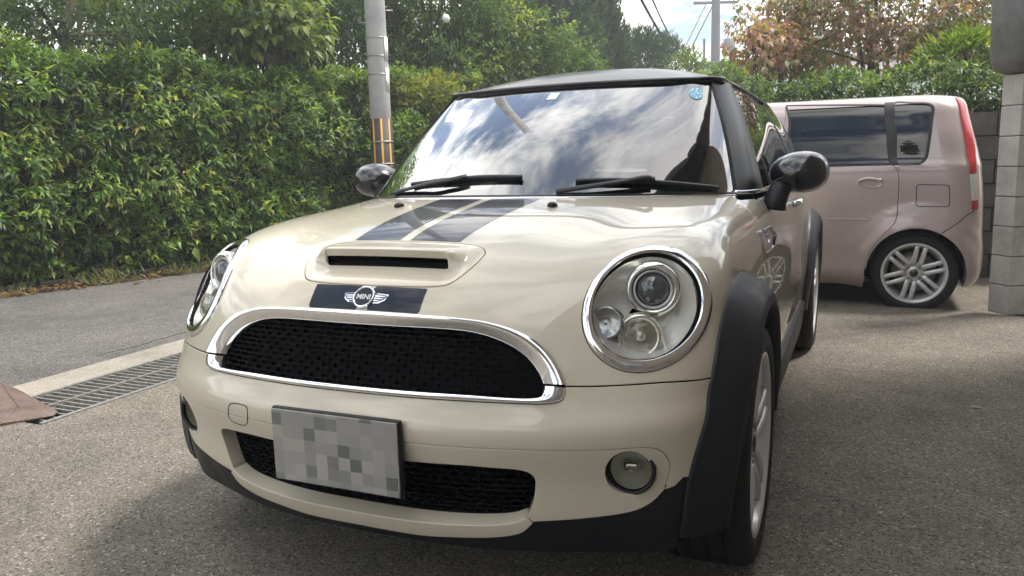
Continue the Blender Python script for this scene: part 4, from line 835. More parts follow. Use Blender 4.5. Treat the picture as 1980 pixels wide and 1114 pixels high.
# inner dark cabin so the tinted windows read dark
cab=[np.array([(x,y,z) for x,y in ((-.5,3.93),(1.5,3.93),(1.5,5.07),(-.5,5.07))]) for z in (.30,.95,)]; o=loft('seat_block',cab,seatm,kei,smooth=False,capends=True); o.data.transform(Matrix.Translation(-Vector(KO)))
for sg,yw in ((-1,3.80),(1,5.20)):
    for xw in (1.353,-.93):
        e=empty('tmp'); w_=make_wheel(0,0,1,None,R=.196,TR=.268,w=.165,nsp=6,z=0,holes=4,sw=.032,pair=.050)
        bpy.data.objects.remove(e); w_.parent=kei; w_.rotation_euler=(0,0,-math.pi/2 if sg<0 else math.pi/2); w_.location=Vector((xw,yw,.233))-Vector(KO)
        A=np.radians(np.linspace(-15,195,30)); rg=[np.stack([xw+r*np.cos(A),np.full(30,(y if sg<0 else 2*YC-y)),.245+r*np.sin(A)],1)-KO for r,y in ((.29,3.775),(.30,4.05),(.1,4.05))]; loft('wheel_arch_liner',rg if sg>0 else rg[::-1],dark,kei,closed=False)
# ---------------- vegetation ----------------
RNG=np.random.default_rng(11)
def leafmat(name,rough=.4,trans=.35,coat=0.):
    m=bpy.data.materials.new(name); m.use_nodes=True; n=m.node_tree.nodes; l=m.node_tree.links; b=n['Principled BSDF']; at=n.new('ShaderNodeAttribute'); at.attribute_name='Col'
    l.new(at.outputs['Color'],b.inputs['Base Color']); b.inputs['Roughness'].default_value=rough; b.inputs['Specular IOR Level'].default_value=.45
    t=n.new('ShaderNodeBsdfTranslucent'); hs=n.new('ShaderNodeMix'); hs.data_type='RGBA'; hs.blend_type='MULTIPLY'; hs.inputs[0].default_value=1; l.new(at.outputs['Color'],hs.inputs[6]); hs.inputs[7].default_value=(1.5,1.6,.6,1); l.new(hs.outputs[2],t.inputs[0])
    mx=n.new('ShaderNodeMixShader'); mx.inputs[0].default_value=trans; l.new(b.outputs[0],mx.inputs[1]); l.new(t.outputs[0],mx.inputs[2]); l.new(mx.outputs[0],n['Material Output'].inputs[0]); return m
leafM=leafmat('leaf',.45,.42); barkM=M('bark',(.07,.055,.04),.9); bump(barkM,noise(barkM,40,6,.7,stretch=(1,1,.25)),.6,.01)
def nrm(a): return a/np.maximum(np.linalg.norm(a,axis=-1,keepdims=True),1e-9)
def leaves(name,pos,d,up,L,Wd,col,parent=None,mat=None,kind=None,simple=False):
    """pointed, folded leaves: pos base, d direction, up rough normal"""
    n=len(pos); d=nrm(d); s=nrm(np.cross(d,up)); u=np.cross(s,d); L=np.broadcast_to(np.reshape(L,(-1,1)),(n,1)); Wd=np.broadcast_to(np.reshape(Wd,(-1,1)),(n,1)); fold=.22*Wd
    if simple:
        V=np.stack([pos,pos+d*L*.45+s*Wd*.5+u*fold,pos+d*L-u*L*.12,pos+d*L*.45-s*Wd*.5+u*fold],1); k=4; T=np.array([[0,1,2],[0,2,3]])
    else:
        V=np.stack([pos,pos+d*L*.35+s*Wd*.5+u*fold,pos+d*L*.42,pos+d*L*.35-s*Wd*.5+u*fold,pos+d*L*.98-u*L*.18],1); k=5; T=np.array([[0,1,2],[0,2,3],[1,4,2],[2,4,3]])
    V=V.reshape(-1,3); F=(np.arange(n)[:,None,None]*k+T[None]).reshape(-1,3); me=bpy.data.meshes.new(name); me.vertices.add(len(V)); me.vertices.foreach_set('co',V.ravel().astype(np.float32)); me.loops.add(F.size); me.loops.foreach_set('vertex_index',F.ravel().astype(np.int32)); me.polygons.add(len(F)); me.polygons.foreach_set('loop_start',np.arange(0,F.size,3,dtype=np.int32)); me.update(calc_edges=True)
    ca=me.color_attributes.new('Col','FLOAT_COLOR','POINT'); C=np.repeat(np.c_[col,np.ones(n)],k,0); ca.data.foreach_set('color',C.ravel().astype(np.float32)); me.materials.append(mat or leafM)
    o=bpy.data.objects.new(name,me); COL.objects.link(o)
    if parent: o.parent=parent
    if kind: o['kind']=kind
    return o
def palette(n,cols,w,jit=.25):
    c=np.array(cols)[RNG.choice(len(cols),n,p=np.array(w)/sum(w))]; return c*(1+RNG.normal(0,jit,(n,1))).clip(.4,1.8)*(1+RNG.normal(0,.06,(n,3)))
def sprigs(P,A,k,L,spread=.9,droop=.35):
    """k leaves round each sprig point P with axis A"""
    n=len(P); A=nrm(A); r=nrm(np.cross(A,RNG.normal(size=(n,3)))); q=np.cross(A,r); ph=np.arange(k)*2.4; t=np.linspace(0,1,k)
    d=[];p=[]
    for j in range(k):
        a=ph[j]+RNG.uniform(0,1,(n,1)); o=r*np.cos(a)+q*np.sin(a); dd=nrm(o*spread*(1.15-.8*t[j])+A*(.35+.8*t[j])+np.array([0,0,-droop])+RNG.normal(0,.18,(n,3))); d.append(dd); p.append(P+A*L*t[j]*.8)
    return np.stack(p,1).reshape(-1,3),np.stack(d,1).reshape(-1,3)
def snoise(P,f,seed):
    r=np.random.default_rng(seed); out=0
    for k in range(5): w=r.normal(size=3)*f*(1+.35*k); out=out+np.sin(P@w+r.uniform(0,6.3))/(1+.35*k)
    return out/3
GRN=[(.052,.10,.034),(.096,.168,.046),(.165,.25,.058),(.32,.39,.08),(.42,.41,.08),(.26,.17,.08)]
def hedge(name,label,A,B,h,thick,dens,leafL,cols,w,seed,side=1,group=None,zb=.12,depth=.3,bulge=.14,z0=0.):
    A=np.array([*A,0.]);B=np.array([*B,0.]); ln=np.linalg.norm(B-A); tx=(B-A)/ln; nx=np.array([tx[1],-tx[0],0])*side; root=tag(empty(name,tuple(A)),label,'hedge',group)
    peri=h+thick*.9; n=int(dens*ln*peri); s=RNG.uniform(0,ln,n); t=RNG.uniform(zb*.6,peri,n)
    rt=.22
    front=t<h; z=np.where(front,t,h); back=np.where(front,0,t-h)
    P=A+tx*s[:,None]+np.array([0,0,1.])*z[:,None]-nx*back[:,None]; N=np.where(front[:,None],nx,np.array([0,0,1.])); 
    k=sm(h-.35,h,t)*(front); P=P-nx*(k*.16)[:,None]; N=nrm(N+np.array([0,0,1.])*(k[:,None]*.9)+(~front)[:,None]*nx*np.exp(-back*3)[:,None])
    b=snoise(P,2.2,seed)*bulge+snoise(P,6,seed+1)*bulge*.55; low=1-sm(0.0,.45,z); P=P+N*b[:,None]-nx*(low*.18)[:,None]; P=P-N*(RNG.uniform(0,1,(n,1))**2.2)*depth
    gap=snoise(P,5.5,seed+2)+.6*snoise(P,11,seed+3); keep=gap>-1.2+.0*z; P,N=P[keep],N[keep]
    ax=nrm(N+RNG.normal(0,.45,P.shape)+np.array([0,0,.35])); p,d=sprigs(P,ax,6,leafL*1.2); m=len(p); col=palette(len(P),cols,w,.2); tone=(1+.35*snoise(P,1.3,seed+4)).clip(.5,1.6); col=np.repeat(col*tone[:,None],6,0)*(1+RNG.normal(0,.15,(m,1)))
    leaves('foliage',p-A,d,np.tile([0,0,1.],(m,1))+RNG.normal(0,.25,(m,3))+np.repeat(N,6,0)*.6,leafL*np.exp(RNG.normal(-.02,.32,m)).clip(.45,1.9),leafL*RNG.uniform(.32,.54,m),col.clip(.008,.6),root,kind='stuff')
    # dark core sheet standing in for the shade inside the hedge
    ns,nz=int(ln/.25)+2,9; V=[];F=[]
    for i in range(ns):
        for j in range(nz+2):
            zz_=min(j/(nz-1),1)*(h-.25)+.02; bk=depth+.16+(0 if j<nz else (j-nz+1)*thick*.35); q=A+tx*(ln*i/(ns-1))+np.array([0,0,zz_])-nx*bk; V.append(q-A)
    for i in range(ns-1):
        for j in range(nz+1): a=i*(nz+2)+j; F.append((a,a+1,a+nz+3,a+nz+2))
    mk('shade_core',V,F,M('hedge_shade',(.022,.028,.014),.95),root,kind='stuff')
    for q in np.arange(.3,ln,.55):
        b0=A+tx*(q+RNG.uniform(-.1,.1))-nx*(.22+RNG.uniform(0,.1)); tube('stem',np.array([b0-A,b0-A+np.array([RNG.uniform(-.05,.05),RNG.uniform(-.05,.05),.5]),b0-A+np.array([RNG.uniform(-.1,.1),RNG.uniform(-.1,.1),h*.7])]),[.018,.015,.008],barkM,root,6)
    return root
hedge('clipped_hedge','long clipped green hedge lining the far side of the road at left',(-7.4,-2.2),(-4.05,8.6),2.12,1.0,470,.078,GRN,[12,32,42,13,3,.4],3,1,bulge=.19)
def crown_points(c,rad,nclump,per,cs,seed,flat=1.,lowcut=-.8):
    r=np.random.default_rng(seed); d=nrm(r.normal(size=(nclump*3,3))); d=d[d[:,2]>lowcut][:nclump]; rr=r.uniform(.35,1.,(len(d),1))**.6; cc=np.array(c)+d*rr*np.array(rad)
    P=np.repeat(cc,per,0)+nrm(r.normal(size=(len(cc)*per,3)))*r.uniform(.25,1,(len(cc)*per,1))**.5*cs*np.array([1,1,.75]); return cc,P
def tree(name,label,base,c,rad,nclump,per,cs,leafL,cols,w,seed,cat='tree',group=None,k=4,trunk=.09,ratio=.45,droop=.35,spread=.9,lowcut=-.8,simple=True,mat=None,wood=True):
    base=np.array(base,float); root=tag(empty(name,tuple(base)),label,cat,group); cc,P=crown_points(c,rad,nclump,per,cs,seed,lowcut=lowcut); out=nrm(P-np.array(c)+np.array([0,0,.3])*np.array(rad))
    ax=nrm(out+RNG.normal(0,.5,P.shape)); p,d=sprigs(P,ax,k,leafL*1.1,spread,droop); m=len(p); cl=palette(len(cc),cols,w,.15); cl=np.repeat(cl,per,0)*.55+palette(len(P),cols,w,.2)*.45; tone=(1+.3*snoise(P,1.2,seed)).clip(.5,1.5); cl=np.repeat(cl*tone[:,None],k,0)*(1+RNG.normal(0,.12,(m,1)))
    leaves('crown',p-base,d,np.tile([0,0,1.],(m,1))+RNG.normal(0,.3,(m,3)),leafL*RNG.uniform(.7,1.25,m),leafL*ratio*RNG.uniform(.8,1.2,m),cl.clip(.008,.6),root,mat,'stuff',simple)
    if wood:
        top=np.array(c)-base; t=np.linspace(0,1,6); bend=RNG.normal(0,.08,(6,3))*t[:,None]; tr=top*t[:,None]*[1,1,1]+bend; tube('trunk',tr,np.linspace(trunk,trunk*.45,6),barkM,root,8,np.tile([0,1.,.1],(6,1)))
        for q in cc[::max(1,len(cc)//14)]:
            a=tr[RNG.integers(2,6)]; e=q-base; mid_=(a+e)/2+RNG.normal(0,.06,3); tube('branch',cr(np.array([a,mid_,e]),.12),trunk*.22,barkM,root,5,np.tile([.2,.3,1.],(len(cr(np.array([a,mid_,e]),.12)),1)))
    return root
def at(u,v,t): d=pixdir((u,v)); d=d/(d@CFW); return CAMP+d*t
def tr_at(name,label,u,v,t,rad,*a,**k): c=at(u,v,t); return tree(name,label,(c[0]+.1,c[1],0),c,rad,*a,**k)
MIDG=[(.045,.09,.03),(.075,.135,.04),(.12,.185,.05),(.21,.26,.07)]; FRESH=[(.07,.13,.03),(.12,.19,.04),(.20,.26,.06),(.28,.30,.08)]; DARKG=[(.02,.045,.02),(.03,.062,.026),(.045,.08,.03)]
tr_at('leafy_tree','mid-green leafy tree rising behind the left end of the clipped hedge',120,-40,8.6,(1.7,1.5,1.2),75,42,.42,.085,MIDG,[3,4,2,1],21)
tr_at('leafy_tree','mid-green leafy tree behind the hedge beneath the broad-leaved tree',390,70,9.6,(1.4,1.3,1.1),60,40,.40,.085,MIDG,[3,4,2,1],22)
tr_at('broad_leaved_tree','light green tree with large broad leaves leaning over the hedge',505,50,9.5,(.62,.6,.45),46,15,.28,.14,FRESH,[1,3,4,4],23,ratio=.62,droop=.7,k=3,trunk=.05,simple=False)
tr_at('slender_leaf_tree','dark fine-leaved tree just left of the striped utility pole',640,70,11.5,(1.0,1.0,1.5),75,40,.40,.10,DARKG+[(.07,.11,.03)],[3,4,3,1],24,ratio=.3,droop=.6)
tr_at('slender_leaf_tree','green fine-leaved tree just right of the striped utility pole',835,60,12.5,(1.05,1.0,1.4),80,40,.42,.10,MIDG,[4,4,2,1],25,ratio=.32,droop=.5)
tr_at('leafy_tree','fresh green leafy tree behind the windscreen of the hatchback',960,115,13.5,(1.25,1.1,.95),70,42,.40,.10,FRESH+[(.04,.08,.025)],[4,3,1,1,3],26)
tr_at('leafy_tree','small yellow-green tree in front of the dark cypresses',1065,150,14.5,(.9,.8,.75),45,40,.36,.10,FRESH+[(.04,.08,.025)],[4,3,2,1,3],27)
tr_at('yellowing_shrub','yellow and brown shrub to the right of the striped utility pole',815,215,10.6,(.55,.55,.45),36,30,.26,.085,[(.10,.13,.03),(.24,.22,.04),(.26,.15,.05),(.06,.10,.03)],[4,4,2,3],28,'shrub',trunk=.03)
tr_at('yellowing_shrub','mottled green shrub below the yellow shrub beside the pole',775,300,10.2,(.6,.6,.55),40,32,.28,.085,MIDG+[(.24,.20,.05)],[4,4,2,1,1],29,'shrub',trunk=.03)
tr_at('leafy_tree','tall green tree filling the gap behind the broad-leaved tree',300,-60,12.5,(2.2,1.6,1.7),85,40,.5,.10,MIDG,[4,4,2,1],51)
tr_at('leafy_tree','tall dark green tree directly behind the striped utility pole',715,20,14.5,(1.5,1.3,1.8),80,40,.48,.11,MIDG+DARKG,[3,3,1,1,2,2,2],52)
# cypresses: narrow upright sprays
def cypress(label,u,t,r,h,seed):
    b=at(u,300,t); b[2]=0; root=tag(empty('cypress_tree',tuple(b)),label,'tree','cypresses behind the hatchback'); n=5200; z=RNG.uniform(.15,1,n)*h; prof=np.sin(np.clip(z/h*1.02,0,1)**.7*math.pi*.93)*r*(1.05)+.05; a=RNG.uniform(0,6.283,n); lobes=1+.22*np.sin(a*3+z*1.3+seed)+.12*np.sin(a*7+z*3); rr=prof*lobes*RNG.uniform(.55,1,n)
    P=np.stack([rr*np.cos(a),rr*np.sin(a),z],1); ax=np.stack([np.cos(a)*.35,np.sin(a)*.35,np.ones(n)],1)+RNG.normal(0,.16,(n,3)); col=palette(n,[(.022,.046,.022),(.032,.06,.028),(.05,.082,.035)],[3,4,2],.2)*(1+.4*np.sin(a*3+z*1.3+seed))[:,None].clip(.5,1.5)
    p,d=sprigs(P,ax,4,.16,.35,-.1); leaves('crown',p,d,RNG.normal(size=(4*n,3)),.20*RNG.uniform(.7,1.3,4*n),.05,np.repeat(col,4,0).clip(.006,.4),root,None,'stuff',True); tube('trunk',np.array([(0,0,0),(0,0,h*.5),(0,0,h*.9)]),[.12,.08,.02],barkM,root)
    V,F=sweep(np.array([(0,0,z_) for z_ in np.linspace(.2,h*.93,10)]),np.array([circ(max(.03,math.sin(min(1,q*1.02)**.7*math.pi*.93)*r*.5),8) for q in np.linspace(.05,.93,10)]),np.tile([0,1.,0],(10,1))); mk('shade_core',V,F,M('cypress_shade',(.012,.016,.01),.95),root,kind='stuff')  # dark solid core stands in for shade deep in the crown
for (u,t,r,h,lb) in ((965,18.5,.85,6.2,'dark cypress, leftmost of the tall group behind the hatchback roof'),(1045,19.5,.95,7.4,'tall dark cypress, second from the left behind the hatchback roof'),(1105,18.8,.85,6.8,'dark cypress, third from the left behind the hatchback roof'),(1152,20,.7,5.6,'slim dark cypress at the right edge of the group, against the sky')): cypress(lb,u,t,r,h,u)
tr_at('conifer','dark bushy conifer with a ragged top against the sky',1238,120,22,(1.0,1.0,.95),60,40,.42,.16,[(.02,.045,.024),(.035,.065,.03),(.05,.085,.04)],[3,3,1],31,ratio=.2,droop=-.5,spread=.5)
tr_at('conifer','low dark conifer between the cypresses and the bushy conifer',1175,118,20,(.42,.42,.55),26,30,.3,.15,DARKG,[3,3,1],32,ratio=.2,droop=-.5,spread=.5)
tr_at('thin_shrub','thin pale shrub with bare twigs right of the bushy conifer',1330,140,17,(.55,.5,.35),20,14,.24,.11,MIDG+[(.24,.22,.08)],[3,3,2,2,2],33,'shrub',ratio=.3,trunk=.03,droop=-.3)
tr_at('thin_shrub','pale shrub at the foot of the far utility pole',1405,150,15,(.5,.5,.22),18,18,.22,.10,FRESH,[3,3,2,1],34,'shrub',trunk=.03)
# right: hedge over the block wall, red-leaved tree, light shrub
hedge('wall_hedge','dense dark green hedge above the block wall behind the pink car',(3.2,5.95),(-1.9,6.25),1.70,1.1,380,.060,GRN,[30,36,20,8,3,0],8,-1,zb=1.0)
bpy.data.objects['wall_hedge']
RED=[(.32,.17,.16),(.36,.24,.20),(.20,.19,.12),(.16,.22,.10),(.36,.27,.15),(.28,.14,.14)]
tr_at('red_leaved_tree','tree with reddish autumn leaves behind the dark hedge at right',1680,60,9.8,(1.55,1.1,.72),135,28,.38,.08,RED,[6,3,4,8,1,5],41,ratio=.55,droop=.9,trunk=.08,lowcut=-.7,k=4,simple=False)
tr_at('red_leaved_tree','smaller spray of red autumn leaves hanging toward the far utility pole',1478,95,9.3,(.30,.4,.36),18,16,.22,.09,RED,[6,4,2,2,2,4],42,ratio=.55,droop=1.0,trunk=.04,k=4,simple=False)
tr_at('light_shrub','light green shrub with upright narrow leaves beside the block pillar',1868,112,8.0,(.36,.35,.18),22,14,.14,.10,FRESH,[3,4,3,1],43,'shrub',ratio=.26,droop=-.5,spread=.6,trunk=.03)
# verge litter: fallen leaves, grass tufts, one big pale leaf
n=2600; s=RNG.uniform(0,1,n); y=-1+s*9; x=-6.88+.30*(y+1)*1.0; x=np.interp(y,[-2,2.2,4.2,8],[-7.2,-5.88,-5.25,-4.3])+RNG.exponential(.10,n)*RNG.choice([-1,.7],n,p=[.7,.3])-.06
P=np.stack([x,y,RNG.uniform(.0,.03,n)],1); d=RNG.normal(size=(n,3))*[1,1,.25]; leaves('leaf_litter',P,d,np.tile([0,0,1.],(n,1))+RNG.normal(0,.5,(n,3)),.075*RNG.uniform(.6,1.3,n),.035,palette(n,[(.14,.075,.04),(.22,.13,.07),(.30,.22,.13),(.07,.045,.03)],[4,4,2,3]),None,None,'stuff'); tag(bpy.data.objects['leaf_litter'],'brown fallen leaves along the foot of the clipped hedge','leaves')
n=700; cl=RNG.integers(0,26,n); cy=RNG.uniform(1.5,6,26); yy=cy[cl]+RNG.normal(0,.06,n); x=np.interp(yy,[-2,2.2,4.2,8],[-7.2,-5.88,-5.25,-4.3])+RNG.normal(0.0,.07,n); P=np.stack([x,yy,np.zeros(n)],1); d=np.stack([RNG.normal(0,.5,n),RNG.normal(0,.5,n),RNG.uniform(.4,1,n)],1)
tag(leaves('grass_tufts',P,d,RNG.normal(size=(n,3)),.17*RNG.uniform(.5,1.3,n),.011,palette(n,[(.07,.11,.03),(.14,.15,.06),(.22,.17,.10)],[4,3,3]),None,None,'stuff'),'thin grass tufts growing along the road edge by the hedge','grass')
bl=at(382,497,8.0); bl[2]=max(bl[2],.12); tag(leaves('large_leaf',np.array([bl+[-.03,0,.10]]),np.array([[.45,-.2,-.8]]),np.array([[.5,-.8,.2]]),.17,.075,np.array([[.22,.30,.07]])),'single large pale green leaf at the foot of the hedge beside the headlight','leaf')
n=46; q=np.stack([RNG.uniform(-1.9,2.1,n),RNG.uniform(-1.2,3.3,n),np.full(n,.003)],1); q=q[(abs(q[:,0])>.85)|(q[:,1]<-.75)]; n=len(q); tag(leaves('leaf_fragments',q,RNG.normal(size=(n,3))*[1,1,.15],np.tile([0,0,1.],(n,1)),.022*RNG.uniform(.5,1.5,n),.010,palette(n,[(.30,.22,.13),(.45,.38,.28),(.10,.08,.06)],[3,2,3]),None,None,'stuff'),'small dry leaf fragments scattered over the driveway','leaves')
for px_,lb in (((1875,787),'dry curled leaf lying on the driveway right of the hatchback'),((1745,507),None)):
    if lb: q=at(*px_,1); q=pixplane(px_,2,.004); tag(leaves('fallen_leaf',np.array([q]),np.array([[1,.2,.1]]),np.array([[0,-.3,1.]]),.05,.022,np.array([[.42,.34,.24]])),lb,'leaf')
# ---------------- walls, pillar, poles, houses ----------------
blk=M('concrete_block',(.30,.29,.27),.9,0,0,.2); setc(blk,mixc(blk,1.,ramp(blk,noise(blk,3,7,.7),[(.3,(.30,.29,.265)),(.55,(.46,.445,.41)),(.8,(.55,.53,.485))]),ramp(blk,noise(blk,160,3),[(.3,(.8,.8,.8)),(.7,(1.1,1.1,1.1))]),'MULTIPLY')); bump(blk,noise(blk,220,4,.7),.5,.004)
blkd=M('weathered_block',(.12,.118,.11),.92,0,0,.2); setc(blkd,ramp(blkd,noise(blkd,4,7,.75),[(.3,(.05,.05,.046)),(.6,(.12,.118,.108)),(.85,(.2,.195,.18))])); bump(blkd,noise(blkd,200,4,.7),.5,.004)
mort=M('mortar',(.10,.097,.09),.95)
def block_course(root,mat,org,nx,nz,bw,bh,bd,rot=0.,stag=True,gap=.008,bev=.004):
    b0=None; R=Matrix.Rotation(rot,4,'Z')
    for j in range(nz):
        for i in range(nx+(1 if stag and j%2 else 0)):
            w=bw; x=(i+.5)*bw-(bw/2 if stag and j%2 else 0)
            if stag and j%2 and i==0: w=bw/2; x=bw/4
            if stag and j%2 and i==nx: w=bw/2; x=nx*bw-bw/4
            key='h' if w<bw*.9 else 'f'
            if key not in root: root[key]=0
            nm='block'; p=R@Vector((x,0,(j+.5)*bh))
            src=block_course.cache.get((id(mat),round(w,3),bh,bd))
            if src is None: o=box(nm,(0,0,0),(w-gap,bd,bh-gap),mat,root,bev=bev); block_course.cache[(id(mat),round(w,3),bh,bd)]=o.data
            else: o=bpy.data.objects.new(nm,src); COL.objects.link(o); o.parent=root
            o.location=Vector(org)+p+Vector((RNG.uniform(-.001,.001),RNG.uniform(-.002,.002),0)); o.rotation_euler=(0,0,rot)
    for k in ('h','f'):
        if k in root: del root[k]
block_course.cache={}
# block wall end at the right edge, running off to the right
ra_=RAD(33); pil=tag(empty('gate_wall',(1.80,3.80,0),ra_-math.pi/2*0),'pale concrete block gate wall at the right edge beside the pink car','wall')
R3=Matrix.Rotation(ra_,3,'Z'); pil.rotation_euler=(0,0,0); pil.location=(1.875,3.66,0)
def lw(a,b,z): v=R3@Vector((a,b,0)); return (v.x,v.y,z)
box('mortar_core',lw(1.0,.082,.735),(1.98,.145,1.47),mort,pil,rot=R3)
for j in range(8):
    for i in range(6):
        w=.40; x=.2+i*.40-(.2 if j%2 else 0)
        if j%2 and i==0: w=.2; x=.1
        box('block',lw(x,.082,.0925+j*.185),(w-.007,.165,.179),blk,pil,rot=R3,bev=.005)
gb=M('grey_weathered_plastic',(.20,.195,.18),.55); setc(gb,ramp(gb,noise(gb,12,6),[(.3,(.085,.083,.078)),(.7,(.15,.146,.136))]))
mb=tag(empty('post_box',(1.955,3.80,1.485),ra_),'grey rounded letter box mounted on top of the block gate wall','box')
rings=[np.array([(a,b,z) for a,b in rrect(w,d,r,5)]) for w,d,r,z in ((.30,.20,.05,.0),(.40,.28,.06,.03),(.44,.31,.06,.09),(.45,.315,.06,.5),(.40,.27,.06,.57),(.3,.2,.05,.59))]
loft('box_body',rings,gb,mb,capends=True); box('lid',(0,-.155,.30),(.34,.03,.34),gb,mb,bev=.012); box('bracket',(0,0,-.01),(.2,.12,.03),trim,mb,bev=.004)
box('latch',(-.10,-.175,.2),(.05,.02,.03),steel,mb,bev=.004)
tt=np.linspace(-.5,4.4,24); tube('hook',np.stack([-.12+.030*np.cos(tt),np.full(24,-.13),-.03+.035*np.sin(tt)],1),.006,M('rusty_iron',(.06,.045,.04),.7,.4),mb,6,np.tile([0,1.,0],(24,1)))
# block wall behind the pink car
bw=tag(empty('block_wall',(-1.6,5.62,-.035)),'dark weathered concrete block wall behind the pink car, below the hedge','wall')
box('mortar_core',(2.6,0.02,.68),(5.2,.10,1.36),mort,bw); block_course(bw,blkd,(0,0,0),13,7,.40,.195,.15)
# striped utility pole
polec=M('pole_concrete',(.36,.36,.355),.8,0,0,.3); setc(polec,ramp(polec,noise(polec,5,6),[(.3,(.30,.30,.30)),(.7,(.42,.42,.41))]))
b=at(741,315,9.2); b[2]=0; up=tag(empty('utility_pole',tuple(b)),'grey concrete utility pole with a yellow and black striped guard by the hedge','pole')
V,F=sweep(np.array([(0,0,z) for z in (0,2,4,6,9)]),np.array([circ(r,28) for r in (.124,.117,.110,.103,.094)]),np.tile([0,1.,0],(5,1))); mk('shaft',V,F,polec,up)
ye=M('guard_yellow',(.55,.28,.035),.6); bk=M('guard_black',(.02,.018,.016),.6)
for k in range(16):
    wq=math.pi/8; a0_,a1_=(k*wq+(.27*wq if k%2 else -.27*wq)),((k+1)*wq+(-.27*wq if k%2 else .27*wq)); aa=np.linspace(a0_,a1_,4); 
    rg=[np.stack([r*np.cos(aa),r*np.sin(aa),np.full(4,z)],1) for r,z in ((.122,.12),(.131,.12),(.127,1.555),(.118,1.555))]; loft('guard_stripe',rg,ye if k%2 else bk,up,closed=False)
for z in (1.05,1.3): V,F=sweep(np.stack([.131*np.cos(th),.131*np.sin(th),np.full(96,z)],1),[(-.002,-.006),(.003,-.006),(.003,.006),(-.002,.006)],np.tile([0,0,1.],(96,1)),True); mk('guard_band',V,F,galv,up)
for z in (2.05,2.25,2.45,3.0): V,F=sweep(np.stack([.1175*np.cos(th),.1175*np.sin(th),np.full(96,z)],1),[(-.002,-.005),(.002,-.005),(.002,.005),(-.002,.005)],np.tile([0,0,1.],(96,1)),True); mk('steel_band',V,F,steel,up)
signw=M('sign_white',(.75,.75,.73),.5)
ca_=CAMP-b; aw=math.atan2(ca_[1],ca_[0])
for z0_,z1_ in ((1.86,2.12),(2.2,2.46)):
    aa=np.linspace(aw+.75,aw+1.55,6); r=.122; loft('pole_sign',[np.stack([q*np.cos(aa),q*np.sin(aa),np.full(6,z)],1) for q,z in ((.117,z0_),(r,z0_),(r,z1_),(.115,z1_))],signw,up,closed=False)
for z,s in ((2.75,1),(2.62,-1),(1.65,-1)): tube('step_bolt',np.array([(0,0,z),(s*.2*math.cos(aw+1.57),s*.2*math.sin(aw+1.57),z)]),.008,steel,up,6)
# far utility pole with crossarm and transformer
b=at(1381,300,33); b[2]=0; fp=tag(empty('far_utility_pole',tuple(b)),'distant utility pole with crossarm and transformer against the sky','pole')
polefar=M('far_pole_concrete',(.17,.175,.19),.8)
V,F=sweep(np.array([(0,0,z) for z in (0,4,8,10)]),np.array([circ(r,14) for r in (.22,.19,.16,.14)]),np.tile([0,1.,0],(4,1))); mk('shaft',V,F,polefar,fp)
ar=np.array([.91,.41,0]); 
def fbox(nm,c,s,m): return box(nm,c,s,m,fp,rot=Matrix.Rotation(math.atan2(.41,.91),4,'Z'))
fbox('crossarm',(0,0,7.05),(1.8,.10,.10),polefar); fbox('crossarm',(0,0,8.6),(1.8,.10,.10),polefar)
for s in (-.8,-.4,.4,.8):
    V,F=lathe([(.0,.0),(.05,.0),(.05,.06),(.03,.08),(.05,.1),(.04,.16),(0,.17)],10); V=V[:,[1,2,0]]; mk('insulator',V+np.array([s*.91,s*.41,7.25]),F,signw,fp)
V,F=sweep(np.array([(.52,.22,z) for z in (4.95,5.0,5.6,5.65)]),np.array([circ(r,16) for r in (.15,.24,.24,.15)]),np.tile([0,1.,0],(4,1))); mk('transformer',V,F,M('transformer_grey',(.22,.24,.26),.6),fp)
fbox('transformer_bracket',(.2,.09,5.3),(.5,.06,.06),polefar); fbox('switch_box',(-.42,-.19,5.2),(.08,.08,.9),polefar); fbox('service_arm',(-.75,-.33,4.6),(1.0,.08,.08),polefar); fbox('service_arm',(.7,.3,3.3),(1.3,.06,.06),polefar)
wire=M('cable_black',(.02,.02,.022),.6)
def cable(label,a,b_,sag,r):
    r=r*1.5
    t=np.linspace(0,1,24)[:,None]; P=np.array(a)*(1-t)+np.array(b_)*t-np.array([0,0,1.])*sag*4*t*(1-t); c0=P[0].copy(); o=tube('power_cable',P-c0,r,wire,None,5); o.location=c0; tag(o,label,'cable','overhead cables')
bx=lambda s,z: (b[0]+s*.91,b[1]+s*.41,z)
cable('thick overhead cable sweeping from upper left down to the far pole arm',at(1225,-30,16),bx(-1.15,4.65),.25,.022)
cable('second overhead cable just above the thick one at the far pole',at(1245,-40,16),bx(-1.15,4.8),.22,.014)
cable('overhead cable from the left end of the far pole crossarm out of frame',bx(-.85,7.3),at(1180,-60,24),.3,.012)
cable('overhead cable from the right end of the far pole crossarm to the red tree',bx(.85,7.3),at(1620,140,20),.3,.014)
cable('overhead cable from the middle of the far pole crossarm to the red tree',bx(.45,7.3),at(1560,170,20),.3,.014)
cable('guy wire running down left from the far pole crossarm',bx(-.1,7.0),bx(-2.4,2.6),.0,.014)
cable('thin service wire running from the far pole to upper right',bx(.6,7.3),at(1700,40,30),.2,.012)
cable('thin drop wire slanting left from the far pole crossarm',bx(-.3,7.2),bx(-3.6,1.0),.1,.010)
cable('thin telecom cable hanging in front of the trees right of the striped pole',at(852,-30,11.),at(900,190,11.6),.05,.006)
c=at(862,36,11.0); V,F=lathe([(0,-.06),(.035,-.05),(.06,0),(.035,.05),(0,.06)],14); o=mk('cable_ball',V[:,[1,2,0]],F,signw); o.location=c; tag(o,'small white ball fixed to the thin hanging telecom cable','marker')
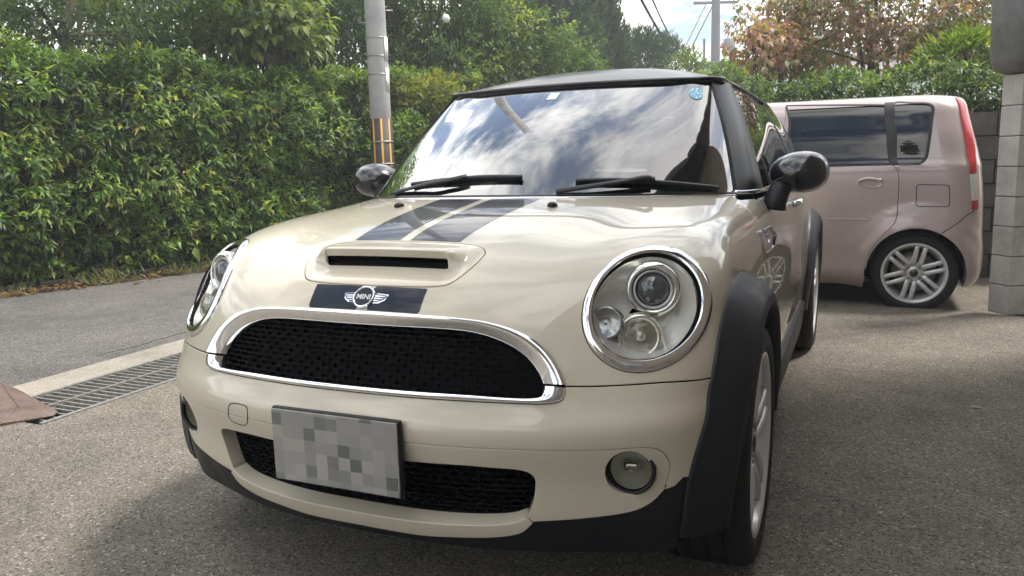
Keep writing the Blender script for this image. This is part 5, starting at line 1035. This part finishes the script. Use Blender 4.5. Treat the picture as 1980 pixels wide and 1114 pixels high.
# ---------------- neighbouring houses ----------------
tile=M('grey_roof_tile',(.17,.175,.19),.6,0,0,.4); setc(tile,ramp(tile,noise(tile,3,6),[(.3,(.12,.125,.135)),(.7,(.22,.225,.24))])); wallw=M('brown_siding',(.62,.59,.54),.85); setc(wallw,ramp(wallw,noise(wallw,2,6),[(.3,(.17,.13,.10)),(.7,(.24,.19,.15))]))
def house(label,base,sx,sy,h,rh,eave,rz,tiles=False,wins=()):
    r=tag(empty('house',base,rz),label,'house'); box('wall',(0,0,h/2),(sx,sy,h),wallw,r)
    ex_,ey_=sx/2+eave,sy/2+eave; 
    for s in (-1,1):
        V=np.array([(-ex_,s*ey_,h-.10),(ex_,s*ey_,h-.10),(ex_,0,h+rh),(-ex_,0,h+rh)]); V=np.vstack([V,V-[0,0,.12]]); mk('roof_slope',V,[(0,1,2,3),(7,6,5,4),(0,4,5,1),(1,5,6,2),(3,7,4,0)],tile,r,False)
        if tiles:
            # rounded tile rows running down the slope; their ends scallop the eave
            sl=np.array([0,-s*ey_,rh+.10]); o0=None
            for k in range(int(2*ex_/.27)):
                x=-ex_+.135+k*.27; 
                if o0 is None: V,F=sweep(np.array([(0,s*(ey_+.03),h-.09),(0,s*ey_*.5,h+rh/2-.03),(0,0,h+rh+.02)]),[(a*1.0,b_*.75) for a,b_ in circ(.125,10)],np.tile([0,0,1.],(3,1))); o0=mk('tile_row',V,F,tile,r); o0.location.x=x
                else: o1=o0.copy(); COL.objects.link(o1); o1.parent=r; o1.location.x=x
    V,F=sweep(np.array([(-ex_,0,h+rh),(ex_,0,h+rh)]),circ(.12,10),np.tile([0,0,1.],(2,1))); mk('roof_ridge',V,F,tile,r)
    for (x,z,w,hh,s) in wins:
        f=box('window',(x,s*(sy/2+.02),z),(w,.08,hh),M('window_frame',(.25,.24,.23),.4,.4),r,bev=.01); box('pane',(x,s*(sy/2+.055),z),(w-.12,.02,hh-.12),M('dark_pane',(.02,.025,.03),.05,0,1.),f)
    return r
c=at(1660,130,17); house('grey-roofed house glimpsed through the red-leaved tree',(c[0],c[1]+3,0),7,6,1.75,1.5,.5,.25)
house('two-storey house with tiled eaves beside the driveway, right of the camera',(5.95,-3.0,0),12.4,6.6,5.6,1.9,.75,math.pi/2,True,[(-3,1.4,1.7,1.3,1),(0,1.2,1.8,2.0,1),(3,3.7,1.6,1.2,1),(-2,3.7,1.6,1.2,1)])
# its eave side faces the driveway: tiles run down towards -x, so the ridge runs along y
house('house across the driveway behind the camera, seen only in reflections',(0.8,-18,0),9,6,3.0,1.5,.7,0,True,[(-2,1.5,1.6,1.2,1),(1.6,1.3,2.0,1.8,1)])
# ---------------- lens glare imitated by an added thin bright haze ----------------
hz=bpy.data.materials.new('glare_veil'); hz.use_nodes=True; n=hz.node_tree.nodes; n.clear(); ho=n.new('ShaderNodeOutputMaterial'); pv=n.new('ShaderNodeVolumePrincipled'); pv.inputs['Color'].default_value=(.93,.96,1,1); pv.inputs['Density'].default_value=.005; pv.inputs['Anisotropy'].default_value=.35; hz.node_tree.links.new(pv.outputs[0],ho.inputs['Volume'])
o=box('veil',(0,10,6.2),(110,90,15),hz); tag(o,'faint bright haze added over the street to imitate lens glare','veil',None,'stuff')
